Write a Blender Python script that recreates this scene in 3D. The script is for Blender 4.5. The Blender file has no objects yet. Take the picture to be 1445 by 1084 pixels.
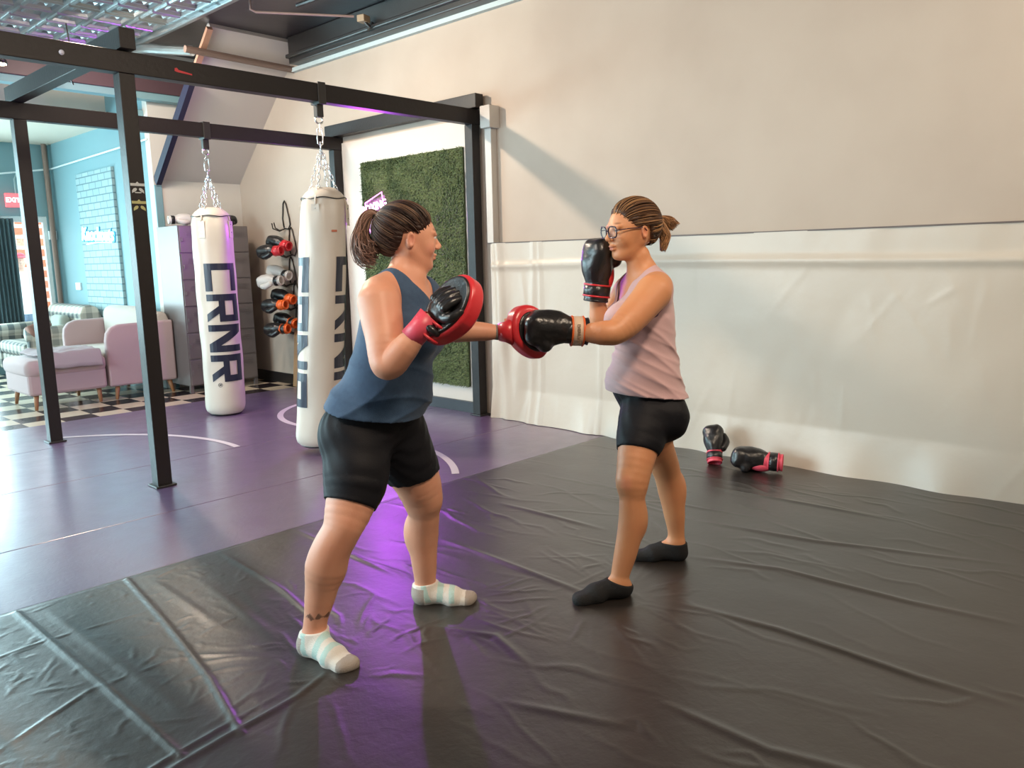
import bpy, bmesh, math, random
import numpy as np
from mathutils import Vector, Matrix
from math import sin, cos, pi, radians, sqrt, atan2
C = bpy.context.scene.collection
random.seed(7); rng = np.random.RandomState(7)

# ------------------------------------------------------------------ camera
F = 1122.0711875812515
RM = np.array([[0.68205525, 0.13019014, -0.71961876],
               [-0.73093912, 0.09042546, -0.67642534],
               [-0.02299206, 0.98735696, 0.15683623]])
EYE = np.array([0.0, 0.0, 1.4])
cam = bpy.data.cameras.new('camera'); camo = bpy.data.objects.new('camera', cam); C.objects.link(camo)
cam.sensor_width = 36.0; cam.lens = F * 36.0 / 1445.0; cam.clip_start = 0.05; cam.clip_end = 200
camo.matrix_world = Matrix([[*RM[0], 0.0], [*RM[1], 0.0], [*RM[2], 1.4], [0, 0, 0, 1]])
bpy.context.scene.camera = camo
# level frame of the camera station: r to the right, d away, u up (used to pose the two people)
d_h = np.array([0.7287, 0.6849, 0.0]); d_h /= np.linalg.norm(d_h)
r_h = np.array([d_h[1], -d_h[0], 0.0])

# ------------------------------------------------------------------ world and lights
sc = bpy.context.scene
sc.view_settings.view_transform = 'Standard'; sc.view_settings.look = 'None'
sc.view_settings.exposure = 0.0; sc.view_settings.gamma = 1.0
try: sc.view_settings.use_curve_mapping = False
except Exception: pass
w = bpy.data.worlds.new('world'); sc.world = w; w.use_nodes = True
bg = w.node_tree.nodes['Background']; bg.inputs[0].default_value = (0.78, 0.96, 1.0, 1); bg.inputs[1].default_value = 6.0

def area(name, loc, target, size, power, color, sy=None, spread=None):
    l = bpy.data.lights.new(name, 'AREA'); l.energy = power; l.color = color; l.size = size
    if sy: l.shape = 'RECTANGLE'; l.size_y = sy
    if spread: l.spread = spread
    o = bpy.data.objects.new(name, l); C.objects.link(o); o.location = loc
    v = Vector(target) - Vector(loc); o.rotation_euler = v.to_track_quat('-Z', 'Y').to_euler()
    return o
WARM = (1.0, 0.80, 0.60)
# ceiling lamp over the bag rig (its beam shadow falls down the right wall)
area('ceiling_lamp_rig', (2.4, 6.40, 3.46), (4.0, 3.6, 0.6), 0.11, 125, (1.0, 0.80, 0.62))
area('ceiling_lamp_alcove', (3.0, 7.7, 3.45), (4.6, 8.9, 1.2), 0.3, 40, (1.0, 0.84, 0.70))
# ceiling lamps over the training floor, behind and above the camera
area('ceiling_lamp_floor_a', (1.2, 0.2, 3.45), (2.6, 2.3, 0.9), 0.5, 72, WARM)
area('ceiling_lamp_floor_b', (3.9, -0.6, 3.45), (3.2, 1.6, 0.8), 0.5, 45, WARM)
area('ceiling_lamp_floor_c', (-0.6, 3.6, 3.45), (1.5, 3.4, 0.0), 0.6, 60, (1.0, 0.88, 0.76))
# daylight through the storefront
area('window_daylight', (0.2, 12.3, 1.75), (1.2, 5.0, 1.9), 5.6, 500, (0.54, 0.88, 0.98), sy=2.3)
area('side_window_daylight', (-2.4, 6.0, 1.9), (1.0, 4.0, 0.2), 3.4, 230, (0.62, 0.90, 1.0), sy=2.1)

# ------------------------------------------------------------------ materials
MATS = {}
def mat(name, col, rough=0.5, metal=0.0, bump=None, spec=0.5, coat=0.0, emit=None, mix=None, sss=0.0, sheen=0.0, attr=None, wrinkle=None):
    """bump=(scale, strength), mix=(colour2, scale, lo, hi)"""
    if name in MATS: return MATS[name]
    m = bpy.data.materials.new(name); m.use_nodes = True; nt = m.node_tree
    b = nt.nodes['Principled BSDF']; N = nt.nodes.new; L = nt.links.new
    b.inputs['Base Color'].default_value = (*col, 1); b.inputs['Roughness'].default_value = rough
    b.inputs['Metallic'].default_value = metal; b.inputs['Specular IOR Level'].default_value = spec
    b.inputs['Coat Weight'].default_value = coat
    if sheen: b.inputs['Sheen Weight'].default_value = sheen
    if sss:
        b.inputs['Subsurface Weight'].default_value = sss; b.inputs['Subsurface Radius'].default_value = (0.012, 0.005, 0.003)
        b.inputs['Subsurface Scale'].default_value = 1.0
    tc = N('ShaderNodeTexCoord')
    if attr:
        a = N('ShaderNodeVertexColor'); a.layer_name = attr; L(a.outputs['Color'], b.inputs['Base Color'])
    if mix:
        c2, s, lo, hi = mix
        n = N('ShaderNodeTexNoise'); n.inputs['Scale'].default_value = s; n.inputs['Detail'].default_value = 6
        L(tc.outputs['Object'], n.inputs['Vector'])
        r = N('ShaderNodeMapRange'); r.inputs[1].default_value = lo; r.inputs[2].default_value = hi
        L(n.outputs['Fac'], r.inputs[0])
        x = N('ShaderNodeMix'); x.data_type = 'RGBA'; x.inputs[6].default_value = (*col, 1); x.inputs[7].default_value = (*c2, 1)
        L(r.outputs[0], x.inputs[0]); L(x.outputs[2], b.inputs['Base Color'])
    if bump:
        n = N('ShaderNodeTexNoise'); n.inputs['Scale'].default_value = bump[0]; n.inputs['Detail'].default_value = 5
        L(tc.outputs['Object'], n.inputs['Vector'])
        bp = N('ShaderNodeBump'); bp.inputs['Strength'].default_value = bump[1]; bp.inputs['Distance'].default_value = 0.01
        L(n.outputs['Fac'], bp.inputs['Height']); L(bp.outputs[0], b.inputs['Normal'])
    if emit:
        b.inputs['Emission Color'].default_value = (*emit[0], 1); b.inputs['Emission Strength'].default_value = emit[1]
    MATS[name] = m; return m

# ------------------------------------------------------------------ mesh helpers
class MB:
    def __init__(s): s.v = []; s.f = []
    def add(s, vs, fs):
        o = len(s.v); s.v += [tuple(map(float, p)) for p in vs]; s.f += [tuple(i + o for i in f) for f in fs]; return s
    def box(s, x0, x1, y0, y1, z0, z1):
        return s.add([(x0,y0,z0),(x1,y0,z0),(x1,y1,z0),(x0,y1,z0),(x0,y0,z1),(x1,y0,z1),(x1,y1,z1),(x0,y1,z1)],
                     [(0,3,2,1),(4,5,6,7),(0,1,5,4),(1,2,6,5),(2,3,7,6),(3,0,4,7)])
    def obox(s, c, ax, h):
        c = np.array(c, float); ax = [np.array(a, float)/np.linalg.norm(a) for a in ax]
        P = [c + sx*h[0]*ax[0] + sy*h[1]*ax[1] + sz*h[2]*ax[2] for sz in (-1,1) for sx, sy in ((-1,-1),(1,-1),(1,1),(-1,1))]
        return s.add(P, [(0,3,2,1),(4,5,6,7),(0,1,5,4),(1,2,6,5),(2,3,7,6),(3,0,4,7)])
    def tube(s, pts, r, n=8, closed=False, caps=True):
        pts = [np.array(p, float) for p in pts]; k = len(pts); rs = r if hasattr(r, '__len__') else [r]*k
        T = []
        for i in range(k):
            a = pts[(i-1) % k] if (i or closed) else pts[i]; b = pts[(i+1) % k] if (i < k-1 or closed) else pts[i]
            t = b - a; T.append(t/(np.linalg.norm(t)+1e-12))
        up = np.array([0,0,1.0]) if abs(T[0][2]) < 0.9 else np.array([1.0,0,0])
        u = np.cross(T[0], up); u /= np.linalg.norm(u); V = []
        for i in range(k):
            u = u - T[i]*(u@T[i]); u /= np.linalg.norm(u)+1e-12; w_ = np.cross(T[i], u)
            for j in range(n):
                a = 2*pi*j/n; V.append(pts[i] + rs[i]*(cos(a)*u + sin(a)*w_))
        Fc = []
        for i in range(k if closed else k-1):
            i2 = (i+1) % k
            for j in range(n): Fc.append((i*n+j, i*n+(j+1) % n, i2*n+(j+1) % n, i2*n+j))
        if caps and not closed: Fc += [tuple(range(n))[::-1], tuple((k-1)*n+j for j in range(n))]
        return s.add(V, Fc)
    def lathe(s, prof, c=(0,0,0), n=32, axis=None):
        """prof: list of (r, z)"""
        c = np.array(c, float)
        if axis is None: A, B, D = np.array([1,0,0.]), np.array([0,1,0.]), np.array([0,0,1.])
        else:
            D = np.array(axis, float); D /= np.linalg.norm(D); t = np.array([0,0,1.]) if abs(D[2]) < .9 else np.array([1,0,0.])
            A = np.cross(t, D); A /= np.linalg.norm(A); B = np.cross(D, A)
        V = [c + r*(cos(2*pi*j/n)*A + sin(2*pi*j/n)*B) + z*D for r, z in prof for j in range(n)]
        Fc = [(i*n+j, i*n+(j+1) % n, (i+1)*n+(j+1) % n, (i+1)*n+j) for i in range(len(prof)-1) for j in range(n)]
        Fc += [tuple(range(n))[::-1], tuple((len(prof)-1)*n+j for j in range(n))]
        return s.add(V, Fc)
    def prism(s, poly, off):
        """poly: 3-D points in order, off: extrusion vector"""
        k = len(poly); off = np.array(off, float)
        V = [np.array(p, float) for p in poly] + [np.array(p, float)+off for p in poly]
        return s.add(V, [tuple(range(k))[::-1], tuple(range(k, 2*k))] + [(i, (i+1) % k, k+(i+1) % k, k+i) for i in range(k)])
    def build(s, name, m, parent=None, smooth=False, bevel=0, subsurf=0, fix=True):
        me = bpy.data.meshes.new(name); me.from_pydata(s.v, [], s.f); me.update()
        if fix:
            b = bmesh.new(); b.from_mesh(me); bmesh.ops.recalc_face_normals(b, faces=b.faces); b.to_mesh(me); b.free()
        if smooth: me.polygons.foreach_set('use_smooth', [True]*len(me.polygons))
        me.materials.append(m)
        o = bpy.data.objects.new(name, me); C.objects.link(o)
        if parent is not None: adopt(o, parent)
        if bevel:
            q = o.modifiers.new('bevel', 'BEVEL'); q.width = bevel; q.segments = 2; q.limit_method = 'ANGLE'
        if subsurf:
            q = o.modifiers.new('sub', 'SUBSURF'); q.levels = subsurf; q.render_levels = subsurf
        return o
def world_mat(o):
    M = Matrix.LocRotScale(o.location, o.rotation_euler, o.scale) if o.type == 'EMPTY' or True else o.matrix_world
    return (world_mat(o.parent) @ o.matrix_parent_inverse @ M) if o.parent else M
def adopt(o, parent):
    o.parent = parent; o.matrix_parent_inverse = world_mat(parent).inverted()
def thing(name, label, cat, loc=(0,0,0), group=None):
    o = bpy.data.objects.new(name, None); C.objects.link(o); o.location = loc; o.empty_display_size = 0.1
    return tag(o, label, cat, group)
def tag(o, label, cat, group=None, kind=None):
    o['label'] = label; o['category'] = cat
    if group: o['group'] = group
    if kind: o['kind'] = kind
    return o
def struct(o): o['kind'] = 'structure'; return o
def empty_part(name, parent, loc):
    o = bpy.data.objects.new(name, None); C.objects.link(o); o.location = loc; adopt(o, parent); return o
def text_obj(name, body, size, M4, m, parent, extr=0.002, bold=0.0, shear=0.0, scale_x=1.0):
    c = bpy.data.curves.new('t', 'FONT'); c.body = body; c.size = size; c.extrude = extr; c.offset = bold; c.shear = shear
    c.align_x = 'CENTER'; c.align_y = 'CENTER'; c.resolution_u = 3
    t = bpy.data.objects.new('t', c); C.objects.link(t); bpy.context.view_layer.update()
    me = bpy.data.meshes.new_from_object(t.evaluated_get(bpy.context.evaluated_depsgraph_get()))
    bpy.data.objects.remove(t); me.name = name
    S = Matrix.Diagonal((scale_x, 1, 1, 1)); me.transform(M4 @ S); me.materials.clear(); me.materials.append(m)
    o = bpy.data.objects.new(name, me); C.objects.link(o)
    if parent is not None: adopt(o, parent)
    return o
def frame4(c, x, y):
    x = Vector(x).normalized(); y = Vector(y); y = (y - x*y.dot(x)).normalized(); z = x.cross(y)
    return Matrix([[x[0], y[0], z[0], c[0]], [x[1], y[1], z[1], c[1]], [x[2], y[2], z[2], c[2]], [0,0,0,1]])

# value noise in numpy (for cloth and vinyl height fields)
def vnoise(x, y, seed=0):
    r = np.random.RandomState(seed); G = r.rand(64, 64)
    xi = np.floor(x).astype(int); yi = np.floor(y).astype(int); fx = x-xi; fy = y-yi
    fx = fx*fx*(3-2*fx); fy = fy*fy*(3-2*fy)
    g = lambda i, j: G[i % 64, j % 64]
    return (g(xi,yi)*(1-fx)+g(xi+1,yi)*fx)*(1-fy) + (g(xi,yi+1)*(1-fx)+g(xi+1,yi+1)*fx)*fy
def grid_obj(name, P, m, parent=None, smooth=True):
    """P: (nu,nv,3) grid"""
    nu, nv = P.shape[:2]; idx = np.arange(nu*nv).reshape(nu, nv)
    q = np.stack([idx[:-1,:-1], idx[1:,:-1], idx[1:,1:], idx[:-1,1:]], -1).reshape(-1, 4)
    return raw_obj(name, P.reshape(-1, 3), q, m, parent, smooth)
def raw_obj(name, V, Q, m, parent=None, smooth=True, colors=None):
    me = bpy.data.meshes.new(name); V = np.ascontiguousarray(V, np.float32); Q = np.ascontiguousarray(Q, np.int32)
    me.vertices.add(len(V)); me.vertices.foreach_set('co', V.ravel())
    k = Q.shape[1]; me.loops.add(len(Q)*k); me.loops.foreach_set('vertex_index', Q.ravel())
    me.polygons.add(len(Q)); me.polygons.foreach_set('loop_start', np.arange(0, len(Q)*k, k, dtype=np.int32))
    me.polygons.foreach_set('loop_total', np.full(len(Q), k, np.int32))
    me.update(calc_edges=True); me.validate()
    if smooth: me.polygons.foreach_set('use_smooth', np.ones(len(me.polygons), bool))
    if colors is not None:
        a = me.color_attributes.new('col', 'FLOAT_COLOR', 'POINT')
        c4 = np.ones((len(V), 4), np.float32); c4[:, :3] = colors; a.data.foreach_set('color', c4.ravel())
    me.materials.append(m); o = bpy.data.objects.new(name, me); C.objects.link(o)
    if parent is not None: adopt(o, parent)
    return o

# ------------------------------------------------------------------ shell
m_wall = mat('warm_white_wall', (0.50, 0.42, 0.35), 0.7, bump=(3.0, 0.15), mix=((0.45, 0.37, 0.305), 1.3, 0.4, 0.7))
m_wall2 = mat('pale_plaster', (0.66, 0.62, 0.57), 0.8)
m_teal = mat('pale_blue_paint', (0.20, 0.35, 0.39), 0.6)
m_ceil = mat('black_painted_ceiling', (0.035, 0.03, 0.035), 0.35, bump=(2.5, 0.5))
m_black = mat('black_paint', (0.016, 0.014, 0.014), 0.38, spec=0.6, bump=(60, 0.06))
m_slab = mat('concrete_slab', (0.10, 0.10, 0.10), 0.8)
X1, Y1, Y2 = 5.03, 9.2, 12.5
struct(MB().box(X1, X1+.15, -3.2, Y1, -.1, 3.9).build('wall_right', m_wall))
struct(MB().box(-2.6, X1+.15, -3.35, -3.2, -.1, 3.9).build('wall_back', m_wall))
mb = MB()
mb.box(-2.6, -2.45, -3.2, 4.2, -.1, 3.9).box(-2.6, -2.45, 7.8, 12.65, -.1, 3.9).box(-2.6, -2.45, 4.2, 7.8, -.1, 0.8).box(-2.6, -2.45, 4.2, 7.8, 3.0, 3.9)
struct(mb.build('wall_left', m_wall2))
struct(MB().box(3.98, X1+.15, Y1, Y1+.12, -.1, 3.9).build('wall_alcove', m_wall2))       # wall behind the lockers
struct(MB().box(3.98, 4.1, Y1+.12, Y2+.15, -.1, 3.9).build('wall_lounge', m_teal))
# storefront wall: big window, door with glass
mb = MB(); yb = Y2+.12
mb.box(-2.6, -2.2, Y2, yb, -.1, 3.9).box(-2.2, 4.1, Y2, yb, 2.12, 3.9).box(-2.2, 3.2, Y2, yb, -.1, .5).box(3.2, 3.30, Y2, yb, -.1, 2.12).box(3.87, 4.1, Y2, yb, -.1, 2.12)
struct(mb.build('wall_front', m_teal))
m_glass = bpy.data.materials.new('clear_glass'); m_glass.use_nodes = True; nt = m_glass.node_tree; nt.nodes.clear()
o_ = nt.nodes.new('ShaderNodeOutputMaterial'); mx = nt.nodes.new('ShaderNodeMixShader'); tr = nt.nodes.new('ShaderNodeBsdfTransparent'); gl = nt.nodes.new('ShaderNodeBsdfGlossy')
gl.inputs['Roughness'].default_value = 0.02; mx.inputs[0].default_value = 0.07
nt.links.new(tr.outputs[0], mx.inputs[1]); nt.links.new(gl.outputs[0], mx.inputs[2]); nt.links.new(mx.outputs[0], o_.inputs[0])
struct(MB().box(-2.2, 3.2, Y2+.05, Y2+.06, .5, 2.12).build('window_1', m_glass))
struct(MB().box(-2.56, -2.55, 4.2, 7.8, .8, 3.0).build('window_2', m_glass))
m_dframe = mat('white_door_frame', (0.7, 0.8, 0.82), 0.4)
df = struct(MB().box(3.30, 3.35, Y2+.02, Y2+.08, 0, 2.12).box(3.82, 3.87, Y2+.02, Y2+.08, 0, 2.12).box(3.35, 3.82, Y2+.02, Y2+.08, 2.04, 2.12).box(3.35, 3.82, Y2+.02, Y2+.08, 0, .14).build('door_1', m_dframe))
MB().box(3.35, 3.82, Y2+.045, Y2+.055, .14, 2.04).build('door_glass', m_glass, df)
MB().tube([(3.40, Y2-.02, .9), (3.40, Y2-.05, .95), (3.40, Y2-.05, 1.2), (3.40, Y2-.02, 1.25)], .012).build('door_handle', mat('steel', (.6, .6, .6), .3, 1.0), df)

# floors
def checker_mat():
    m = bpy.data.materials.new('cream_black_checker'); m.use_nodes = True; nt = m.node_tree; b = nt.nodes['Principled BSDF']
    tc = nt.nodes.new('ShaderNodeTexCoord'); ck = nt.nodes.new('ShaderNodeTexChecker'); mp = nt.nodes.new('ShaderNodeMapping')
    mp.inputs['Location'].default_value = (-0.086, -0.24, 0.1); mp.inputs['Scale'].default_value = (3.28, 3.28, 0.0)
    ck.inputs['Scale'].default_value = 1.0; ck.inputs['Color1'].default_value = (0.60, 0.50, 0.38, 1); ck.inputs['Color2'].default_value = (0.02, 0.016, 0.02, 1)
    nt.links.new(tc.outputs['Object'], mp.inputs[0]); nt.links.new(mp.outputs[0], ck.inputs[0]); nt.links.new(ck.outputs[0], b.inputs['Base Color'])
    b.inputs['Roughness'].default_value = 0.22; return m
struct(MB().box(-2.6, X1+.15, -3.35, 12.65, -.12, -.022).build('floor', checker_mat()))
m_ceil_main = mat('dark_ceiling', (0.030, 0.024, 0.030), 0.3, bump=(1.6, 0.6))
struct(MB().box(-2.6, X1+.15, -3.35, 12.65, 3.74, 3.9).build('ceiling', m_ceil_main))

# ------------------------------------------------------------------ pressed-tin ceiling panels
m_tin = mat('painted_pressed_tin', (0.40, 0.43, 0.44), 0.28, 0.9, bump=(30, 0.2))
mb = MB(); S = 0.305; x_r = 3.74
for i in range(14):
    for j in range(30):
        cx_ = x_r - S*(i+.5); cy_ = 10.1 - S*(j+.5)
        rings = [(S/2, 3.72), (S/2-.018, 3.72), (S/2-.026, 3.705), (S/2-.045, 3.705), (S/2-.055, 3.73), (S/2-.085, 3.73), (S/2-.092, 3.718), (S/2-.115, 3.718), (0.012, 3.735)]
        V = []; Q = []
        for k, (h_, z_) in enumerate(rings):
            V += [(cx_-h_, cy_-h_, z_), (cx_+h_, cy_-h_, z_), (cx_+h_, cy_+h_, z_), (cx_-h_, cy_+h_, z_)]
            if k: Q += [((k-1)*4+a, (k-1)*4+(a+1) % 4, k*4+(a+1) % 4, k*4+a) for a in range(4)]
        b_ = (len(rings)-1)*4; Q.append((b_, b_+1, b_+2, b_+3)); mb.add(V, Q)
tn = mb.build('trim_1', m_tin, fix=False); struct(tn)
# moulding strip along the edge of the tin
struct(MB().box(x_r, x_r+.05, 1.0, 10.1, 3.66, 3.74).build('trim_2', m_tin, bevel=.01))
# black ledger along the top of the right wall
lb = MB(); lb.box(X1-.16, X1, -3.2, 7.7, 3.47, 3.74); lb.box(X1-.20, X1, -3.2, 7.7, 3.52, 3.56)
struct(lb.build('trim_3', m_black, bevel=.01))
struct(MB().box(X1-.05, X1, -3.2, 7.85, 3.43, 3.47).build('trim_4', mat('pale_bead', (.5, .6, .62), .5)))
# slanted underside of the stair above the lockers
def SL(y): return 2.32 + 0.92*(9.24-y)
yt = 9.24 - (3.70-2.32)/0.92
m_soff = mat('stair_underside_plaster', (0.60, 0.55, 0.52), 0.75)
mb = MB(); mb.prism([(4.04, Y1, SL(Y1)), (X1, Y1, SL(Y1)), (X1, yt, 3.70), (4.04, yt, 3.70)], (0, .03, .06))
struct(mb.build('trim_5', m_soff))
struct(MB().prism([(4.00, 8.12, 3.36), (4.06, 8.12, 3.36), (4.06, yt, 3.70), (4.00, yt, 3.70)], (0, -.02, -.03)).build('trim_14', mat('bare_wood_edge', (.45,.25,.17), .6)))
# dark stringer trim along its open edge
e0 = np.array([4.02, Y1-.01, SL(Y1)-.02]); e1 = np.array([4.02, 8.2, SL(8.2)-.02])
struct(MB().obox((e0+e1)/2, [(1,0,0), e1-e0, np.cross((1,0,0), e1-e0)], (.03, np.linalg.norm(e1-e0)/2, .05)).build('trim_6', mat('navy_trim', (.02, .02, .05), .4)))
struct(MB().box(3.98, 4.06, Y1-.02, Y1, -.02, 2.3).build('trim_7', m_teal))
# header beam over the lounge, its lowered ceiling
m_head = mat('dark_brown_beam', (0.09, 0.05, 0.06), 0.5)
struct(MB().box(-2.4, 4.45, 9.02, 9.2, 3.27, 3.42).build('trim_8', m_head, bevel=.006))
struct(MB().box(-2.4, 4.35, 9.05, 9.19, 3.20, 3.27).build('trim_9', m_teal))
struct(MB().box(-2.4, 3.98, 10.35, Y2, 3.09, 3.5).build('trim_10', mat('cream_soffit', (.70, .62, .52), .7)))
struct(MB().box(3.90, 3.98, 9.3, 10.35, 3.06, 3.12).build('trim_11', m_teal))
# baseboards
struct(MB().box(X1-.02, X1, 7.15, Y1, -.022, .10).build('baseboard_right', m_black))
struct(MB().box(3.96, 3.98, 9.3, 12.5, -.022, .10).build('baseboard_lounge', mat('white_base', (.6, .7, .72), .5)))

# pipe along the lounge wall, corner pipe
m_pipe_w = mat('white_conduit', (.75, .85, .88), .4)
tag(MB().tube([(3.96, 9.25, 2.80), (3.96, 12.42, 2.76), (3.3, 12.42, 2.66)], .012).build('conduit', m_pipe_w), 'thin white conduit running along the pale blue lounge wall', 'pipe')
m_rust = mat('brown_pipe', (.22, .15, .12), .5, bump=(40, .2))
tag(MB().tube([(3.90, 12.40, -.02), (3.90, 12.40, 3.09)], .035, 12).build('corner_pipe', m_rust), 'brown vertical pipe in the far corner beside the lounge wall', 'pipe')
# pipes and wiring under the dark ceiling
tag(MB().tube([(3.82, 7.85, 3.48), (5.02, 7.85, 3.46)], .035, 12).build('ceiling_pipe', m_rust), 'thick brown pipe crossing in front of the slanted stair underside', 'pipe')
m_cond = mat('pale_brown_conduit', (.30, .22, .20), .45)
tag(MB().tube([(3.98, 6.86, 3.74), (3.98, 6.86, 3.66), (4.02, 6.84, 3.64), (4.70, 6.3, 3.62)], .011).build('ceiling_conduit', m_cond), 'thin bent conduit dropping from the dark ceiling towards a junction box', 'pipe')
jb = thing('junction_box', 'small dented junction box under the ceiling beside the right wall', 'box', (4.76, 6.27, 3.55))
MB().obox((4.77, 6.25, 3.60), [(1,.3,0), (-.3,1,0), (0,0,1)], (.05, .04, .03)).build('box_body', mat('tan_box', (.35, .27, .18), .5), jb, bevel=.005)
MB().tube([(4.78, 6.25, 3.58), (4.80, 6.2, 3.53), (4.84, 6.28, 3.52), (4.85, 6.22, 3.58)], .014).build('wire_bundle', m_black, jb)
tag(MB().tube([(3.60, 9.0, 3.62), (3.75, 8.55, 3.60), (3.98, 8.03, 3.52)], .05, 12).build('duct_pipe', m_tin), 'grey metal duct pipe under the tin ceiling near the slanted plaster', 'pipe')
tag(MB().tube([(4.0, 4.6, 3.71), (4.25, 5.6, 3.64), (4.3, 6.6, 3.70)], .02).build('cable', m_black), 'black cable sagging under the purple lit ceiling', 'cable')
tag(MB().tube([(3.02, 8.6, 3.72), (3.05, 8.62, 3.45), (3.02, 8.7, 3.3), (3.1, 8.8, 3.2)], .008).build('hanging_wire', m_black), 'black wire dangling from the tin ceiling over the lounge edge', 'cable')

# small warm spot lamp hung above the far left corner of the rig
tl = thing('spot_lamp', 'small lit spot lamp hanging above the left rig post', 'lamp', (2.42, 8.6, 3.30))
MB().tube([(2.42, 8.6, 3.7), (2.42, 8.6, 3.35)], .008).build('stem', m_black, tl)
MB().lathe([(.02, .09), (.045, .07), (.06, 0)], (2.42, 8.6, 3.26), 16).build('lamp_shade', m_black, tl, smooth=True)
MB().lathe([(.05, 0), (.05, .012)], (2.42, 8.6, 3.252), 16).build('bulb', mat('warm_bulb', (1, .8, .6), .5, emit=((1, .72, .45), 30)), tl)

# ------------------------------------------------------------------ floor mats
def purple_mat():
    m = bpy.data.materials.new('purple_vinyl'); m.use_nodes = True; nt = m.node_tree; b = nt.nodes['Principled BSDF']
    N = nt.nodes.new; L = nt.links.new; tc = N('ShaderNodeTexCoord')
    b.inputs['Base Color'].default_value = (0.105, 0.066, 0.135, 1); b.inputs['Specular IOR Level'].default_value = .7
    n = N('ShaderNodeTexNoise'); n.inputs['Scale'].default_value = 6; n.inputs['Detail'].default_value = 8; L(tc.outputs['Object'], n.inputs['Vector'])
    r = N('ShaderNodeMapRange'); r.inputs[3].default_value = 0.30; r.inputs[4].default_value = 0.50; L(n.outputs['Fac'], r.inputs[0]); L(r.outputs[0], b.inputs['Roughness'])
    n2 = N('ShaderNodeTexNoise'); n2.inputs['Scale'].default_value = 22; n2.inputs['Detail'].default_value = 4; n2.inputs['Distortion'].default_value = 1.5; L(tc.outputs['Object'], n2.inputs['Vector'])
    bp = N('ShaderNodeBump'); bp.inputs['Strength'].default_value = 0.16; bp.inputs['Distance'].default_value = 0.01; L(n2.outputs['Fac'], bp.inputs['Height']); L(bp.outputs[0], b.inputs['Normal'])
    b.inputs['Coat Weight'].default_value = 1.0; b.inputs['Coat Roughness'].default_value = .27
    return m
m_pur = purple_mat()
for (y0, y1, t) in ((3.66, 4.475, 'purple vinyl floor mat strip right beside the black tarp'),
                    (4.48, 5.665, 'purple vinyl floor mat under the near rig post and the nearer punching bag'),
                    (5.67, 6.85, 'purple vinyl floor mat between the two hanging punching bags'),
                    (6.855, 7.95, 'purple vinyl floor mat along the checkered tile edge')):
    o = MB().box(-1.9, 4.98, y0, y1, -.022, 0).build('floor_mat', m_pur, bevel=.004); tag(o, t, 'mat', 'purple vinyl floor mats')

m_line = mat('white_floor_paint', (.50, .45, .48), .35)
def strip(pts, wd, label):
    pts = np.array(pts, float)
    t = np.gradient(pts, axis=0); t /= np.linalg.norm(t, axis=1)[:, None]; nrm = np.stack([-t[:,1], t[:,0]], 1)
    a = pts+nrm*wd/2; b = pts-nrm*wd/2; P = np.zeros((len(pts), 2, 3)); P[:,0,:2] = a; P[:,1,:2] = b; P[:,:,2] = .002
    o = grid_obj('floor_marking', P, m_line, smooth=False); tag(o, label, 'floor marking', 'white ring lines on the purple mats')
def arc(cx_, cy_, r, a0, a1, n=24): return [(cx_+r*cos(radians(a0+(a1-a0)*i/(n-1))), cy_+r*sin(radians(a0+(a1-a0)*i/(n-1)))) for i in range(n)]
strip(arc(1.35, 5.85, 1.58, -6, 62), .05, 'curved white line on the purple mats between the left rig posts')
strip(arc(4.62, 6.05, .95, 98, 196), .055, 'curved white line on the purple mats left of the nearer punching bag')
strip(arc(2.35, 4.75, 1.47, -42, -15, 12), .05, 'short curved white line behind the knees of the person in blue')

# black vinyl tarp with its folds
m_tarp = bpy.data.materials.new('black_vinyl_tarp'); m_tarp.use_nodes = True
nt = m_tarp.node_tree; b = nt.nodes['Principled BSDF']; N = nt.nodes.new; L = nt.links.new
b.inputs['Base Color'].default_value = (0.017, 0.013, 0.011, 1); b.inputs['Specular IOR Level'].default_value = 0.5; b.inputs['Coat Weight'].default_value = .7; b.inputs['Coat Roughness'].default_value = .33
tc = N('ShaderNodeTexCoord'); n = N('ShaderNodeTexNoise'); n.inputs['Scale'].default_value = 3; n.inputs['Detail'].default_value = 6; L(tc.outputs['Object'], n.inputs['Vector'])
r = N('ShaderNodeMapRange'); r.inputs[3].default_value = 0.34; r.inputs[4].default_value = 0.48; L(n.outputs['Fac'], r.inputs[0]); L(r.outputs[0], b.inputs['Roughness'])
n2 = N('ShaderNodeTexNoise'); n2.inputs['Scale'].default_value = 12; n2.inputs['Detail'].default_value = 6; n2.inputs['Distortion'].default_value = 1.0; L(tc.outputs['Object'], n2.inputs['Vector'])
n3 = N('ShaderNodeTexNoise'); n3.inputs['Scale'].default_value = 260; L(tc.outputs['Object'], n3.inputs['Vector'])
bp = N('ShaderNodeBump'); bp.inputs['Strength'].default_value = 0.18; bp.inputs['Distance'].default_value = 0.01; L(n2.outputs['Fac'], bp.inputs['Height'])
n4 = N('ShaderNodeTexNoise'); n4.inputs['Scale'].default_value = 7; n4.inputs['Detail'].default_value = 7; n4.inputs['Roughness'].default_value = .6; L(tc.outputs['Object'], n4.inputs['Vector'])
ab = N('ShaderNodeMath'); ab.operation = 'SUBTRACT'; ab.inputs[1].default_value = .5; L(n4.outputs['Fac'], ab.inputs[0]); ab2 = N('ShaderNodeMath'); ab2.operation = 'ABSOLUTE'; L(ab.outputs[0], ab2.inputs[0])
sx = N('ShaderNodeSeparateXYZ'); L(tc.outputs['Object'], sx.inputs[0]); mr = N('ShaderNodeMapRange'); mr.inputs[1].default_value = 1.2; mr.inputs[2].default_value = 3.2; mr.inputs[3].default_value = .42; mr.inputs[4].default_value = .12; L(sx.outputs[0], mr.inputs[0])
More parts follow.
